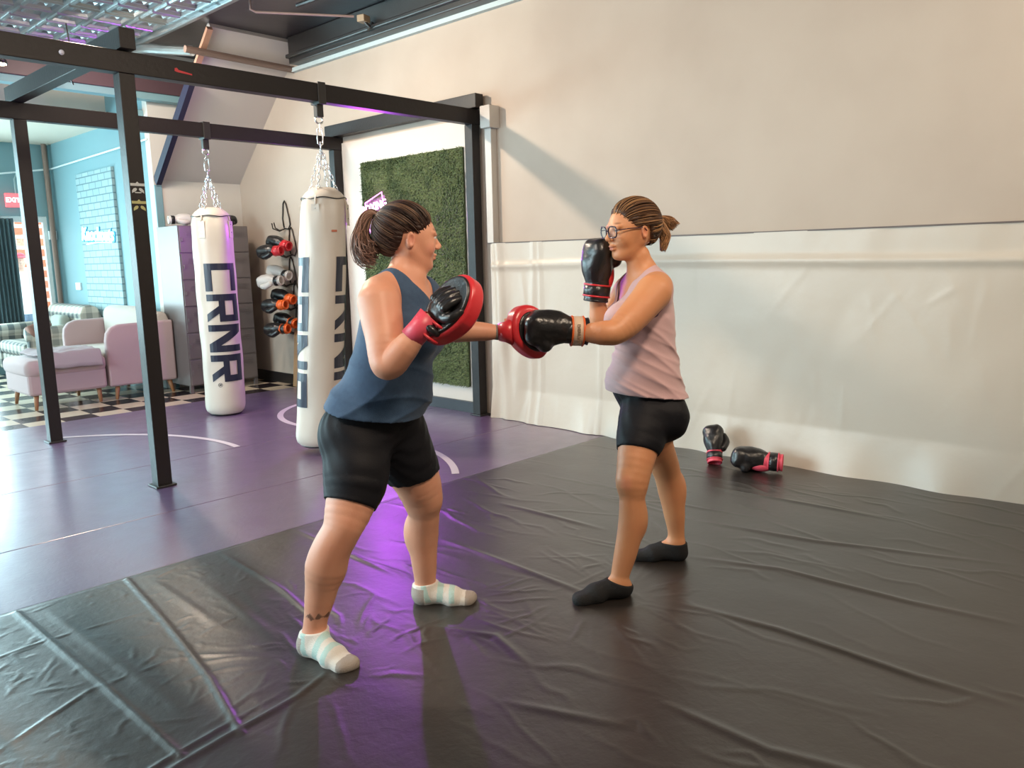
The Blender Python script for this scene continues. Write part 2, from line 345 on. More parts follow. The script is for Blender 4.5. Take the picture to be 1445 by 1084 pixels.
bp3 = N('ShaderNodeBump'); bp3.invert = True; bp3.inputs['Distance'].default_value = .02; L(mr.outputs[0], bp3.inputs['Strength']); L(ab2.outputs[0], bp3.inputs['Height']); L(bp3.outputs[0], bp.inputs['Normal'])
bp2 = N('ShaderNodeBump'); bp2.inputs['Strength'].default_value = 0.10; bp2.inputs['Distance'].default_value = 0.002; L(n3.outputs['Fac'], bp2.inputs['Height']); L(bp.outputs[0], bp2.inputs['Normal']); L(bp2.outputs[0], b.inputs['Normal'])
gx = np.arange(-1.0, 4.965, 0.0095); gy = np.arange(-.6, 3.665, 0.0095)
XX, YY = np.meshgrid(gx, gy, indexing='ij'); Z = np.zeros_like(XX)
def ridge(pts, wd, h, taper=False):
    global Z
    nseg = len(pts)-1
    for si, (a, b_) in enumerate(zip(pts[:-1], pts[1:])):
        a = np.array(a); b_ = np.array(b_); m_ = 4*wd+.02
        i0, i1 = np.searchsorted(gx, [min(a[0], b_[0])-m_, max(a[0], b_[0])+m_]); j0, j1 = np.searchsorted(gy, [min(a[1], b_[1])-m_, max(a[1], b_[1])+m_])
        if i1 <= i0 or j1 <= j0: continue
        px, py = XX[i0:i1, j0:j1]-a[0], YY[i0:i1, j0:j1]-a[1]; d = b_-a; L2 = d@d
        t = np.clip((px*d[0]+py*d[1])/L2, 0, 1); dx = px-t*d[0]; dy = py-t*d[1]; q = (dx*dx+dy*dy)/(wd*wd)
        gt = (si+t)/nseg; tp = np.sin(pi*np.clip(gt, 0, 1))**.9 if taper else 1.0
        Z[i0:i1, j0:j1] = np.maximum(Z[i0:i1, j0:j1], h*tp*np.exp(-q*1.6))
def wob(p0, p1, amp, n=9, taper=True):
    p0 = np.array(p0); p1 = np.array(p1); d = p1-p0; nn = np.array([-d[1], d[0]])/np.linalg.norm(d); ph = rng.rand()*6
    return [tuple(p0+d*t+nn*amp*(sin(ph+t*7)+.5*sin(ph*2+t*15))) for t in np.linspace(0, 1, n)]
for p in ([(.84,3.66),(.85,3.08),(.86,2.73),(.86,2.15)], [(1.29,3.66),(1.20,3.0),(1.12,2.5),(1.03,2.12)]): ridge(p, .014, .008)
for p in ([(1.73,3.66),(1.68,2.96),(1.55,2.3)], [(2.15,3.66),(2.1,2.7)]): ridge(p, .016, .007, True)
for p in ([(.93,3.6),(.95,3.0),(.97,2.3)], [(1.36,3.6),(1.33,2.8)], [(.5,3.5),(.55,2.4)], [(1.5,3.4),(1.42,2.5)]): ridge(p, .028, .005, True)
ridge([(.3,2.0),(.86,2.12),(1.02,2.14),(1.25,2.17),(1.6,2.3)], .015, .009, True); ridge([(.3,2.05),(.84,2.17),(1.3,2.24)], .010, .006, True)
ridge([(.2,2.5),(.51,2.58),(.82,2.74),(1.33,2.73)], .009, .004, True); ridge([(.1,3.2),(.8,3.25),(1.3,3.2)], .009, .003, True)
for p, h_ in (([(3.12,1.87),(3.25,1.45),(3.26,.92),(3.31,.53)], .010), ([(2.66,1.63),(2.70,1.2),(2.67,.7),(2.69,.41)], .011), ([(3.6,2.08),(3.69,1.47),(3.96,.65)], .009),
              ([(1.66,1.67),(1.83,1.24)], .006), ([(1.81,2.34),(1.97,1.97),(1.88,1.68)], .008), ([(3.16,3.12),(3.18,2.33)], .009), ([(2.55,2.93),(2.49,1.83)], .010),
              ([(2.0,1.3),(1.98,.9),(2.1,.5)], .008), ([(4.2,2.3),(4.25,1.2)], .008)): ridge([tuple(q) for q in p], .024, h_*.8, True)
for _ in range(120):                                                # finer creases, mostly running the same way
    x0 = rng.uniform(1.4, 4.8); y0 = rng.uniform(.3, 3.3); ln = rng.uniform(.2, .9)
    ang = pi/2 + rng.normal(0, .22); ridge(wob((x0, y0), (x0+ln*cos(ang), y0+ln*sin(ang)), .02), rng.uniform(.010, .022), rng.uniform(.001, .0036), True)
for _ in range(70):                                                 # radial pulls around the standing feet
    c_ = [(1.47,2.3), (2.05,2.4), (2.5,1.87), (3.02,1.92)][rng.randint(4)]; a = rng.uniform(0, 2*pi); r0 = rng.uniform(.16, .25); r1 = r0+rng.uniform(.15, .45)
    ridge(wob((c_[0]+r0*cos(a), c_[1]+r0*sin(a)), (c_[0]+r1*cos(a+.2), c_[1]+r1*sin(a+.2)), .01, 6), .011, rng.uniform(.0015, .004), True)
for _ in range(260):                                                # crinkles on the left side
    x0 = rng.uniform(.1, 1.7); y0 = rng.uniform(2.0, 3.6); ln = rng.uniform(.03, .20); ang = rng.uniform(0, pi)
    ridge(wob((x0, y0), (x0+ln*cos(ang), y0+ln*sin(ang)), .006, 5), .007, rng.uniform(.001, .0034), True)
Z += .004*vnoise(XX*3.1, YY*2.0, 3) + .002*vnoise(XX*9, YY*5, 4)
Z[:, -3:] *= .3
P = np.stack([XX, YY, Z+.001], -1)
tarp = grid_obj('floor_tarp', P, m_tarp); tag(tarp, 'wrinkled glossy black vinyl tarp covering the front half of the training floor', 'tarp')
sk = MB().box(-1.7, 4.96, -1.0, 3.65, -.022, -.002).build('mat_core', m_black, tarp)

# white vinyl on the lower right wall
m_vin = mat('white_vinyl', (0.55, 0.485, 0.41), 0.38, bump=(6, .35), spec=.5)
ys = np.arange(-3.0, 4.90, .02); zs = np.linspace(0.004, 1.525, 110)
YY2, ZZ2 = np.meshgrid(ys, zs, indexing='ij')
dx = .012*vnoise(YY2*2.2, ZZ2*3, 11) + .006*vnoise(YY2*7+ZZ2*2, ZZ2*2, 12)
bot = np.clip((.28-ZZ2)/.28, 0, 1); dx += bot*(.02+.045*vnoise(YY2*1.7, YY2*0+1, 13)+.02*np.sin(YY2*9+vnoise(YY2*2, YY2*0, 5)*6))
dx += .016*np.exp(-((ZZ2-1.34+.01*np.sin(YY2*1.5))/.03)**2)
fold = np.exp(-((YY2-4.72-.05*ZZ2)/.05)**2)*.03 + np.exp(-((YY2-4.45+.04*ZZ2)/.03)**2)*.012 + np.exp(-((YY2-4.33)/.015)**2)*.012 + np.exp(-((YY2-3.72)/.012)**2)*.01
dx += fold + np.clip((YY2-4.3)/.6, 0, 1)*.035*(.5+.5*np.sin(YY2*22+ZZ2*3))*np.clip(1.3-ZZ2, 0, 1)
for _ in range(50):
    y0 = rng.uniform(.2, 4.6); z0 = rng.uniform(.1, 1.3); a = pi/2+rng.normal(0, .35); wd = rng.uniform(.010, .022); ln = rng.uniform(.08, .35)
    u_ = (YY2-y0)*cos(a)+(ZZ2-z0)*sin(a); v_ = -(YY2-y0)*sin(a)+(ZZ2-z0)*cos(a); dx += rng.uniform(.001, .0035)*np.exp(-(v_/wd)**2-(u_/ln)**4)
P = np.stack([X1-.05-dx, YY2, ZZ2], -1)
vn = grid_obj('wall_vinyl', P[:, ::-1], m_vin); tag(vn, 'white vinyl sheet covering the lower half of the right wall', 'wall covering')
MB().box(X1-.05, X1-.001, -3.0, 4.90, .0, 1.52).build('backing_board', m_wall2, vn)
struct(MB().box(X1-.062, X1, -3.0, 4.92, 1.522, 1.532).build('trim_12', mat('dark_seam', (.12, .09, .08), .5)))
struct(MB().box(X1-.07, X1, 4.84, 4.915, 1.53, 2.48).box(X1-.12, X1, 4.80, 4.915, 2.48, 2.66).build('trim_13', mat('pale_batten', (.55, .53, .50), .6), bevel=.004))
# ------------------------------------------------------------------ bag rig
m_beam = mat('black_timber', (0.012, 0.009, 0.009), 0.42, spec=.4, bump=(45, .12))
rig = thing('bag_rig', 'black timber rig of posts and beams carrying the punching bags', 'rig', (3.5, 6.0, 0))
hw = .046
PX0, PX1, PY0, PY1 = 2.07, 4.955, 5.06, 7.08
for (x, y) in ((PX0,PY0), (PX1,PY0), (PX0,PY1), (PX1,PY1)):
    MB().box(x-hw, x+hw, y-hw, y+hw, .01, 2.53).build('post', m_beam, rig, bevel=.004)
    MB().box(x-hw-.02, x+hw+.02, y-hw-.02, y+hw+.02, .001, .014).build('base_plate', m_black, rig, bevel=.003)
for y in (PY0, PY1):
    MB().box(-1.6, X1-.005, y-hw-.003, y+hw-.01, 2.53, 2.655).build('beam', m_beam, rig, bevel=.004)
for x in (PX0, PX1):
    MB().box(x-hw, x+hw, PY0-.10, PY1+.10, 2.658, 2.775).build('beam', m_beam, rig, bevel=.004)
m_sticker = mat('white_sticker', (.6, .62, .6), .5); m_sty = mat('yellow_sticker', (.5, .48, .2), .5)
yf = PY0-hw-.002
def tri(mb, pts, y): mb.prism([(p[0], y, p[1]) for p in pts], (0, -.0015, 0))
for (zc, m_, nm) in ((1.86, m_sticker, 'sticker'), (1.755, m_sty, 'sticker')):
    mb = MB(); x = PX0
    tri(mb, [(x-.042, zc+.02), (x+.042, zc+.02), (x+.042, zc+.036), (x+.01, zc+.036), (x, zc+.046), (x-.01, zc+.036), (x-.042, zc+.036)], yf)
    tri(mb, [(x-.036, zc-.022), (x-.012, zc-.010), (x-.005, zc+.002), (x-.012, zc+.009), (x-.024, zc+.006), (x-.034, zc-.006)], yf)
    tri(mb, [(x+.036, zc-.022), (x+.012, zc-.010), (x+.005, zc+.002), (x+.012, zc+.009), (x+.024, zc+.006), (x+.034, zc-.006)], yf)
    if zc > 1.8: tri(mb, [(x-.022, zc-.016), (x+.022, zc-.016), (x+.016, zc-.022), (x-.016, zc-.022)], yf)
    mb.build(nm, m_, rig)
mb = MB(); yb_ = PY0-hw-.004
tri(mb, [(2.36, 2.585), (2.38, 2.58), (2.47, 2.574), (2.47, 2.582), (2.385, 2.594), (2.375, 2.606), (2.362, 2.602)], yb_)
mb.build('red_mark', mat('red_paint', (.6, .04, .05), .4), rig)
MB().lathe([(.014, 0), (.014, .006), (.006, .012)], (1.72, yb_, 2.59), 12, axis=(0, -1, 0)).build('bolt_head', mat('white_bolt', (.6, .6, .7), .3), rig)

# turf panel on the wall behind the rig
tp = thing('turf_panel', 'white wall board with a rectangle of green artificial turf behind the rig', 'wall panel', (X1-.01, 5.95, 0))
MB().box(X1-.025, X1-.001, 5.11, 7.03, .1, 2.60).build('board', mat('white_board', (.58, .53, .48), .5), tp)
MB().box(X1-.06, X1-.001, 5.11, 7.03, .001, .10).build('bottom_rail', mat('dark_rail', (.03, .035, .045), .4), tp)
m_turf_base = mat('turf_backing', (0.06, 0.085, 0.035), .9)
TY0, TY1, TZ0, TZ1 = 5.22, 6.70, .24, 2.37
MB().box(X1-.045, X1-.025, TY0, TY1, TZ0, TZ1).build('turf_backing', m_turf_base, tp)
nb = 42000
by = rng.uniform(TY0, TY1, nb); bz = rng.uniform(TZ0, TZ1, nb); ang = rng.normal(0, 1.0, nb)+vnoise(by*9, bz*9, 8)*4-2; ln = rng.uniform(.012, .026, nb)
base = np.stack([np.full(nb, X1-.045), by, bz], 1)
tip = base + np.stack([-rng.uniform(.008, .022, nb), np.sin(ang)*ln, -np.cos(ang)*ln*.9], 1)
sd = np.stack([np.zeros(nb), np.cos(ang)*.0035, np.sin(ang)*.0035], 1); mid = (base+tip)/2+np.stack([np.full(nb, -.006), np.zeros(nb), np.zeros(nb)], 1)
V = np.stack([base-sd, base+sd, mid+sd*.8, mid-sd*.8, tip+sd*.3, tip-sd*.3], 1).reshape(-1, 3); i6 = np.arange(nb)*6
Q = np.concatenate([np.stack([i6, i6+1, i6+2, i6+3], 1), np.stack([i6+3, i6+2, i6+4, i6+5], 1)])
gc = rng.uniform(.4, 1.35, nb)[:, None]*np.array([[.10, .135, .042]]); gc = np.repeat(gc, 6, 0)
blades = raw_obj('turf_blades', V, Q, mat('turf_green', (.1, .2, .05), .6, attr='col'), tp, smooth=False, colors=gc); blades['kind'] = 'stuff'

# pink neon sign on the turf (a boxing-ring corner with lettering)
def neon(col, s, name): return mat(name, col, .4, emit=(col, s))
ns = thing('neon_sign', 'glowing pink neon sign mounted on the green turf', 'neon sign', (X1-.08, 6.45, 1.8))
m_np = neon((1.0, 0.20, 0.95), 5, 'pink_neon'); m_nw = neon((1.0, 0.70, 1.0), 2.4, 'pink_white_neon'); xn = X1-.085
def NT(pts, r=.0055, c=False): return MB().tube([(xn, a, b_) for a, b_ in pts], r, 6, closed=c)
NT([(6.60, 1.97), (6.33, 2.06), (6.28, 1.72)]).build('neon_border', m_np, ns, smooth=True)
NT([(6.56, 1.72), (6.40, 1.53), (6.32, 1.66)]).build('neon_border', m_np, ns, smooth=True)
NT([(6.60, 1.97), (6.58, 1.86), (6.44, 1.79)]).build('neon_border', m_np, ns, smooth=True)
m4 = frame4((xn, 6.46, 1.925), (0, -1, .16), (0, .0, 1)); text_obj('neon_lettering', 'BOXING', .105, m4, m_nw, ns, .004, .002)
m4 = frame4((xn, 6.45, 1.845), (0, -1, .16), (0, .0, 1)); text_obj('neon_lettering', 'FITNESS', .065, m4, m_nw, ns, .004, .001)
MB().obox((X1-.055, 6.45, 1.85), [(1,0,0), (0,1,-.16), (0,.16,1)], (.004, .16, .16)).build('back_plate', mat('pink_acrylic', (.22, .03, .16), .4), ns)
pl = bpy.data.lights.new('pink_neon_glow', 'SPOT'); pl.energy = 88; pl.color = (0.55, 0.07, 1.0); pl.shadow_soft_size = .05; pl.spot_size = radians(178); pl.spot_blend = 0.35
po = bpy.data.objects.new('pink_neon_glow', pl); C.objects.link(po); po.location = (X1-.10, 6.45, 1.80); po.rotation_euler = Vector((-1, -.20, -.05)).to_track_quat('-Z', 'Y').to_euler()

# ------------------------------------------------------------------ punching bags
m_bag = mat('white_bag_vinyl', (0.58, 0.52, 0.45), 0.36, bump=(5, .25), spec=.5)
m_chrome = mat('chrome', (.75, .75, .76), .18, 1.0)
m_letter = mat('navy_black_print', (0.012, 0.014, 0.035), 0.35)
def link(mb, c, t, side, L=.03, W=.011, r=.0032):
    c = np.array(c); t = np.array(t)/np.linalg.norm(t); side = np.array(side, float); side -= t*(side@t); side /= np.linalg.norm(side); pts = []
    for k in range(12):
        a = 2*pi*k/12; pts.append(c + t*(L-W)*.5*np.sign(cos(a))*(abs(cos(a))>.01) + t*W*cos(a) + side*W*sin(a))
    mb.tube(pts, r, 5, closed=True)
def chain(name, a, b, parent, L=.036, W=.011, r=.0032):
    a = np.array(a, float); b = np.array(b, float); d = b-a; n_ = max(2, int(np.linalg.norm(d)/(L-2*r*.6+.004))); mb = MB(); t = d/np.linalg.norm(d)
    s1 = np.cross(t, (.3, .9, .1)); s2 = np.cross(t, s1)
    for i in range(n_): link(mb, a+d*(i+.5)/n_, t, s1 if i % 2 else s2, L, W, r)
    return mb.build(name, m_chrome, parent, smooth=True)
LET = {  # glyph strokes on a 1 x 1 square, each a convex quad
 'C': [[(0,0),(.24,0),(.24,1),(0,1)], [(.24,.78),(1,.78),(1,1),(.24,1)], [(.24,0),(1,0),(1,.22),(.24,.22)]],
 'R': [[(0,0),(.24,0),(.24,1),(0,1)], [(.24,.80),(1,.80),(1,1),(.24,1)], [(.76,.42),(1,.42),(1,.80),(.76,.80)], [(.24,.36),(1,.36),(1,.54),(.24,.54)], [(.42,.36),(.70,.36),(1,0),(.72,0)]],
 'N': [[(0,0),(.24,0),(.24,1),(0,1)], [(.76,0),(1,0),(1,1),(.76,1)], [(.0,1),(.30,1),(1,0),(.70,0)]]}
def bag(name, label, cx_, cy_, ztop, zbot, rad, beam_y, dirs, axis_tilt=(0,0), strap_h=.12):
    t = thing(name, label, 'punching bag', (cx_, cy_, zbot), 'white hanging punching bags')
    H = ztop-zbot
    # body with soft folds
    n = 72; m_ = 90; th = np.linspace(0, 2*pi, n, endpoint=False); zz = np.linspace(0, 1, m_); V = np.zeros((m_, n, 3))
    for i, q in enumerate(zz):
        z = zbot + H*q; r = rad
        if q < .05: r = rad*(.80+.20*sqrt(max(0, 1-(1-q/.05)**2)))
        if q > .94: r = rad*(1-.10*((q-.94)/.06)**2)
        top = max(0, (q-.80)/.2)
        rr = r*(1 + .012*np.sin(3*th+q*9) + .010*np.sin(5*th-q*14+1) + .07*top*np.sin(4*th+.8)*(1-.4*top) + .02*top*np.sin(9*th+3*q) + .010*np.sin(q*31+2*np.sin(th)))
        V[i,:,0] = cx_ + rr*np.cos(th) + axis_tilt[0]*(q-1)*H; V[i,:,1] = cy_ + rr*np.sin(th) + axis_tilt[1]*(q-1)*H; V[i,:,2] = z
    idx = np.arange(m_*n).reshape(m_, n); Q = np.stack([idx[:-1], np.roll(idx, -1, 1)[:-1], np.roll(idx, -1, 1)[1:], idx[1:]], -1).reshape(-1, 4)
    body = raw_obj('bag_body', V.reshape(-1, 3), Q, m_bag, t)
    bx, by_ = cx_-axis_tilt[0]*H, cy_-axis_tilt[1]*H
    MB().lathe([(rad*.80, 0), (rad*.78, -.012), (rad*.70, -.02)], (bx, by_, zbot+.004), 40).build('bag_bottom', m_black, t, smooth=True)
    # gathered cap with cord line
    mb = MB(); prof = [(rad*.93, 0), (rad*.90, .02), (rad*.76, .05), (rad*.50, .085), (rad*.36, .088), (rad*.30, .07)]
    mb.lathe(prof, (cx_, cy_, ztop-.012), 40); mb.build('bag_cap', m_bag, t, smooth=True)
    MB().tube([(cx_+rad*.945*cos(a), cy_+rad*.945*sin(a), ztop-.006+.006*sin(5*a)) for a in np.linspace(0, 2*pi, 48, endpoint=False)], .0045, 6, closed=True).build('cord', m_black, t, smooth=True)
    # straps, rings and chains
    ztopc = 2.53; hook_z = ztopc-.10
    MB().box(cx_-.032, cx_+.032, beam_y-.058, beam_y+.048, 2.515, 2.665).build('beam_bracket', m_black, t, bevel=.003)
    MB().box(cx_-.028, cx_+.028, beam_y-.022, beam_y+.022, hook_z, 2.52).build('hanger_strap', m_black, t, bevel=.004)
    MB().tube([(cx_+.03*cos(a), beam_y, hook_z-.018+.026*sin(a)) for a in np.linspace(0, 2*pi, 16, endpoint=False)], .007, 6, closed=True).build('swivel_ring', m_chrome, t, smooth=True)
    apex = (cx_, cy_, hook_z-.20)
    MB().tube([(cx_, beam_y, hook_z-.04), (cx_, beam_y, hook_z-.10)], .005, 6).build('swivel_pin', m_chrome, t)
    mbk = MB(); link(mbk, (cx_, beam_y, hook_z-.135), (0,0,1), (1,-.6,0), .10, .02, .005); mbk.build('carabiner', m_chrome, t, smooth=True)
    link_m = MB(); link(link_m, apex, (0,0,1), (.5,1,0), .04, .014, .005); link_m.build('carabiner', m_chrome, t, smooth=True)
    for a in (35, 125, 215, 305):
        a = radians(a); e = np.array([cx_+rad*.60*cos(a), cy_+rad*.60*sin(a), ztop+.05])
        chain('chain', np.array(apex)-(0,0,.015), e, t)
        # stitched hanging tab on the side of the bag
        o = np.array([cos(a), sin(a), 0]); tt = np.array([-sin(a), cos(a), 0])
        MB().tube([e, np.array([cx_, cy_, ztop-.01])+o*rad*.93, np.array([cx_, cy_, ztop-.06])+o*rad*1.0], .010, 6).build('hanging_loop', m_bag, t, smooth=True)
        pp = [np.array([cx_, cy_, ztop-.05])+o*rad*1.015+tt*s_*.03-np.array([0,0,z_]) for s_, z_ in ((-1,0), (1,0), (1,.15), (-1,.15))]
        MB().prism(pp, o*.004).build('tab', m_bag, t)
        for z_ in (.03, .10): MB().lathe([(.006, 0), (.004, .003)], np.array([cx_, cy_, ztop-.05-z_])+o*(rad*1.015+.004), 8, axis=o).build('rivet', m_chrome, t)
    # lettering, reading downward
    for phi0 in dirs:
        s_w = .30; zc = zbot + H*.76; step = .278; Lh = .25
        for gi, g in enumerate('CRNR'):
            mb = MB(); z0 = zbot + H*.765 - gi*step      # top of this glyph
            for quad in LET[g]:
                # glyph x runs down the bag, glyph y (up) runs to the right when seen from the front
                N_ = 10; A, B, Cc, D = [np.array(q_) for q_ in quad]
                for k in range(N_):
                    ps = []
                    for (u, v) in ((k/N_, 0), ((k+1)/N_, 0), ((k+1)/N_, 1), (k/N_, 1)):
                        # interpolate so that k runs along the wide (y) direction
                        lft = A*(1-u)+D*u; rgt = B*(1-u)+Cc*u; p_ = lft*(1-v)+rgt*v
                        th_ = phi0 + (p_[1]-.5)*s_w/rad; z_ = z0 - p_[0]*Lh; q_ = (z_-zbot)/H
                        rr = rad*(1 + .012*sin(3*th_+q_*9) + .010*sin(5*th_-q_*14+1) + .010*sin(q_*31+2*sin(th_)))+.0035
                        ps.append((cx_+rr*cos(th_)+axis_tilt[0]*(q_-1)*H, cy_+rr*sin(th_)+axis_tilt[1]*(q_-1)*H, z_))
                    mb.add(ps, [(0,1,2,3)])
            mb.build('lettering', m_letter, t, smooth=False, fix=False)
        zr = zbot+H*.765-4*step-.0; th_ = phi0-.55*s_w/rad*.5
        ctr = np.array([cx_+(rad+.003)*cos(th_)+axis_tilt[0]*(.2-1)*H, cy_+(rad+.003)*sin(th_)+axis_tilt[1]*(.2-1)*H, zr])
        o = (cos(th_), sin(th_), 0); tt = (-sin(th_), cos(th_), 0)
        MB().tube([ctr+.018*(cos(a)*np.array(tt)+np.array([0,0,sin(a)])) for a in np.linspace(0, 2*pi, 16, endpoint=False)], .002, 4, closed=True).build('registered_mark', m_letter, t)
        text_obj('registered_mark', 'R', .026, frame4(ctr, (0,0,-1), tt), m_letter, t, .001, .001)
    return t, body
def facing(cx_, cy_): return atan2(-cy_, -cx_)     # direction from the bag to where the picture was taken
f2 = facing(3.42, PY0); f1 = facing(3.53, PY1)
bg2, _ = bag('punching_bag', 'white punching bag on chains right behind the person in the blue top', 3.42, PY0, 1.86, .06, .170, PY0, (f2+radians(84), f2-radians(84)), axis_tilt=(.09, 0))
bg1, _ = bag('punching_bag', 'white punching bag with CRNR facing out, hanging before the lockers', 3.56, PY1, 1.84, .015, .180, PY1, (f1+radians(15), f1+radians(195)))
oo = np.array([cos(f2+.35), sin(f2+.35), 0]); tt = np.array([-oo[1], oo[0], 0]); cc = np.array([3.42, PY0, 1.62])+oo*.178
MB().obox(cc, [tt, (0,0,1), oo], (.02, .007, .002)).build('red_label', mat('red_label', (.45, .12, .06), .5), bg2)

# ------------------------------------------------------------------ lockers
m_lock = mat('grey_locker_enamel', (0.17, 0.145, 0.14), 0.38, 0.2, spec=.5)
m_gap = mat('dark_gap', (.02, .02, .02), .6)
lk = thing('locker_bank', 'tall grey metal lockers with small stacked doors in the alcove', 'lockers', (4.38, 8.85, -.022))
LX0, LX1, LY0, LY1 = 3.945, 4.77, 8.62, 9.15
MB().box(LX0, LX1, LY0+.012, LY1, .06, 1.83).build('cabinet_body', m_lock, lk, bevel=.004)
for x in (LX0+.02, LX1-.02):
    for y in (LY0+.04, LY1-.03): MB().box(x-.018, x+.018, y-.018, y+.018, -.021, .06).build('leg', m_lock, lk)
cw = (LX1-LX0)/3; rh = (1.83-.07)/6
for c_ in range(3):
    for k in range(6):
        x0 = LX0+cw*c_+.012; x1 = LX0+cw*(c_+1)-.012; z0 = .065+rh*k+.008; z1 = .065+rh*(k+1)-.008
        d = MB().box(x0, x1, LY0, LY0+.014, z0, z1).build('door', m_lock, lk, bevel=.003)
        lv = MB()
        for q in range(3): lv.box(x0+.08, x1-.06, LY0-.006, LY0+.001, z1-.06-.022*q, z1-.053-.022*q)
        lv.build('louvre', m_lock, d)
        MB().box(x0+.015, x0+.035, LY0-.012, LY0+.001, (z0+z1)/2-.02, (z0+z1)/2+.02).build('latch', m_lock, d, bevel=.003)

# leaning board
lbd = MB().obox((4.93, 7.85, .385), [(0,1,0), (.10,0,1), (1,0,-.10)], (.21, .395, .008)).build('leaning_board', mat('tan_board', (.42, .25, .13), .6, mix=((.36,.21,.11), 4, .4, .6)))
tag(lbd, 'plain tan board leaning on the right wall below the hung gloves', 'board')

# ------------------------------------------------------------------ lounge
m_pink = mat('blush_upholstery', (0.42, 0.30, 0.30), 0.85, bump=(220, .15), sheen=.2)
m_cream = mat('pale_upholstery', (0.48, 0.42, 0.37), 0.85, bump=(220, .15), sheen=.2)
m_leg = mat('light_wood_leg', (.34, .15, .065), .5)
def cushion(name, x0, x1, y0, y1, z0, z1, m, parent, r=.05, n=14):
    """rounded, slightly domed block"""
    b = bmesh.new(); bmesh.ops.create_cube(b, size=1)
    for v in b.verts: v.co = ((x0+x1)/2+v.co.x*(x1-x0), (y0+y1)/2+v.co.y*(y1-y0), (z0+z1)/2+v.co.z*(z1-z0))
    me = bpy.data.meshes.new(name)
    bmesh.ops.bevel(b, geom=list(b.edges), offset=min(r, (z1-z0)*.48, (x1-x0)*.48, (y1-y0)*.48), segments=5, affect='EDGES', profile=.5)
    b.to_mesh(me); b.free(); me.polygons.foreach_set('use_smooth', [True]*len(me.polygons)); me.materials.append(m)
    o = bpy.data.objects.new(name, me); C.objects.link(o)
    if parent is not None: adopt(o, parent)
    return o
def taper_leg(x, y, dx, dy, z1, parent, m=m_leg, r0=.016, r1=.028, z0=-.02):
    MB().tube([(x+dx, y+dy, z0), (x, y, z1)], [r0, r1], 12).build('leg', m, parent, smooth=True)
ch = thing('armchair', 'blush pink armchair with curved sides and pale back cushion beside the lockers', 'armchair', (3.6, 9.5, -.022))
def side_panel(y0, y1, par):
    pts = [(3.20, .125), (3.20, .62), (3.215, .70), (3.26, .76), (3.34, .79), (3.86, .80), (3.93, .80), (3.93, .125)]
    return MB().prism([(a, y0, b_) for a, b_ in pts], (0, y1-y0, 0)).build('side_panel', m_pink, par, bevel=.02)
side_panel(8.92, 9.00, ch); side_panel(10.20, 10.28, ch)
MB().box(3.22, 3.92, 9.0, 10.2, .12, .36).build('seat_base', m_pink, ch, bevel=.02)
cushion('seat_cushion', 3.20, 3.80, 9.01, 10.19, .34, .50, m_cream, ch)
MB().prism([(3.72, 9.0, .36), (3.78, 9.0, .86), (3.82, 9.0, .90), (3.90, 9.0, .88), (3.93, 9.0, .80), (3.93, 9.0, .36)], (0, 1.2, 0)).build('backrest', m_cream, ch, bevel=.03)
cushion('back_cushion', 3.62, 3.86, 9.03, 10.17, .50, .95, m_cream, ch, r=.10)
for (x, y, dx, dy) in ((3.30, 8.99, -.03, -.03), (3.86, 8.99, .03, -.03), (3.30, 10.2, -.03, .03), (3.86, 10.2, .03, .03)): taper_leg(x, y, dx, dy, .14, ch)
ot = thing('ottoman', 'blush pink padded ottoman pushed against the armchair seat', 'ottoman', (2.8, 9.3, -.022))
MB().box(2.42, 3.17, 8.90, 9.66, .13, .36).build('ottoman_base', m_pink, ot, bevel=.03)
cushion('ottoman_cushion', 2.40, 3.18, 8.88, 9.68, .31, .49, m_pink, ot, r=.07)
for (x, y, dx, dy) in ((2.50, 8.98, -.02, -.03), (3.10, 8.98, .0, -.03), (2.50, 9.58, -.02, .03), (3.10, 9.58, .0, .03)): taper_leg(x, y, dx, dy, .15, ot)
# folded blanket on the ottoman
u = np.linspace(0, 1, 50); v = np.linspace(0, 1, 50); UU, VV = np.meshgrid(u, v, indexing='ij')
bx_ = 2.56+.56*UU; by2 = 8.84+.72*VV
hgt = .520+.022*vnoise(UU*6, VV*8, 21)+.010*np.sin(UU*9+VV*4)**2
drop = np.clip((.07-VV)/.07, 0, 1); hgt = hgt-drop*.15-.02*np.clip((.12-UU)/.12, 0, 1); by2 = by2 + drop*.0 - np.clip((.12-VV)/.12, 0, 1)*.0
P = np.stack([bx_, by2, hgt], -1); bl = grid_obj('blanket', P, mat('mauve_blanket', (.36, .29, .30), .9, bump=(90, .2)))
so = bl.modifiers.new('thick', 'SOLIDIFY'); so.thickness = .02; so.offset = 1
tag(bl, 'crumpled pale mauve blanket lying on the pink ottoman', 'blanket')

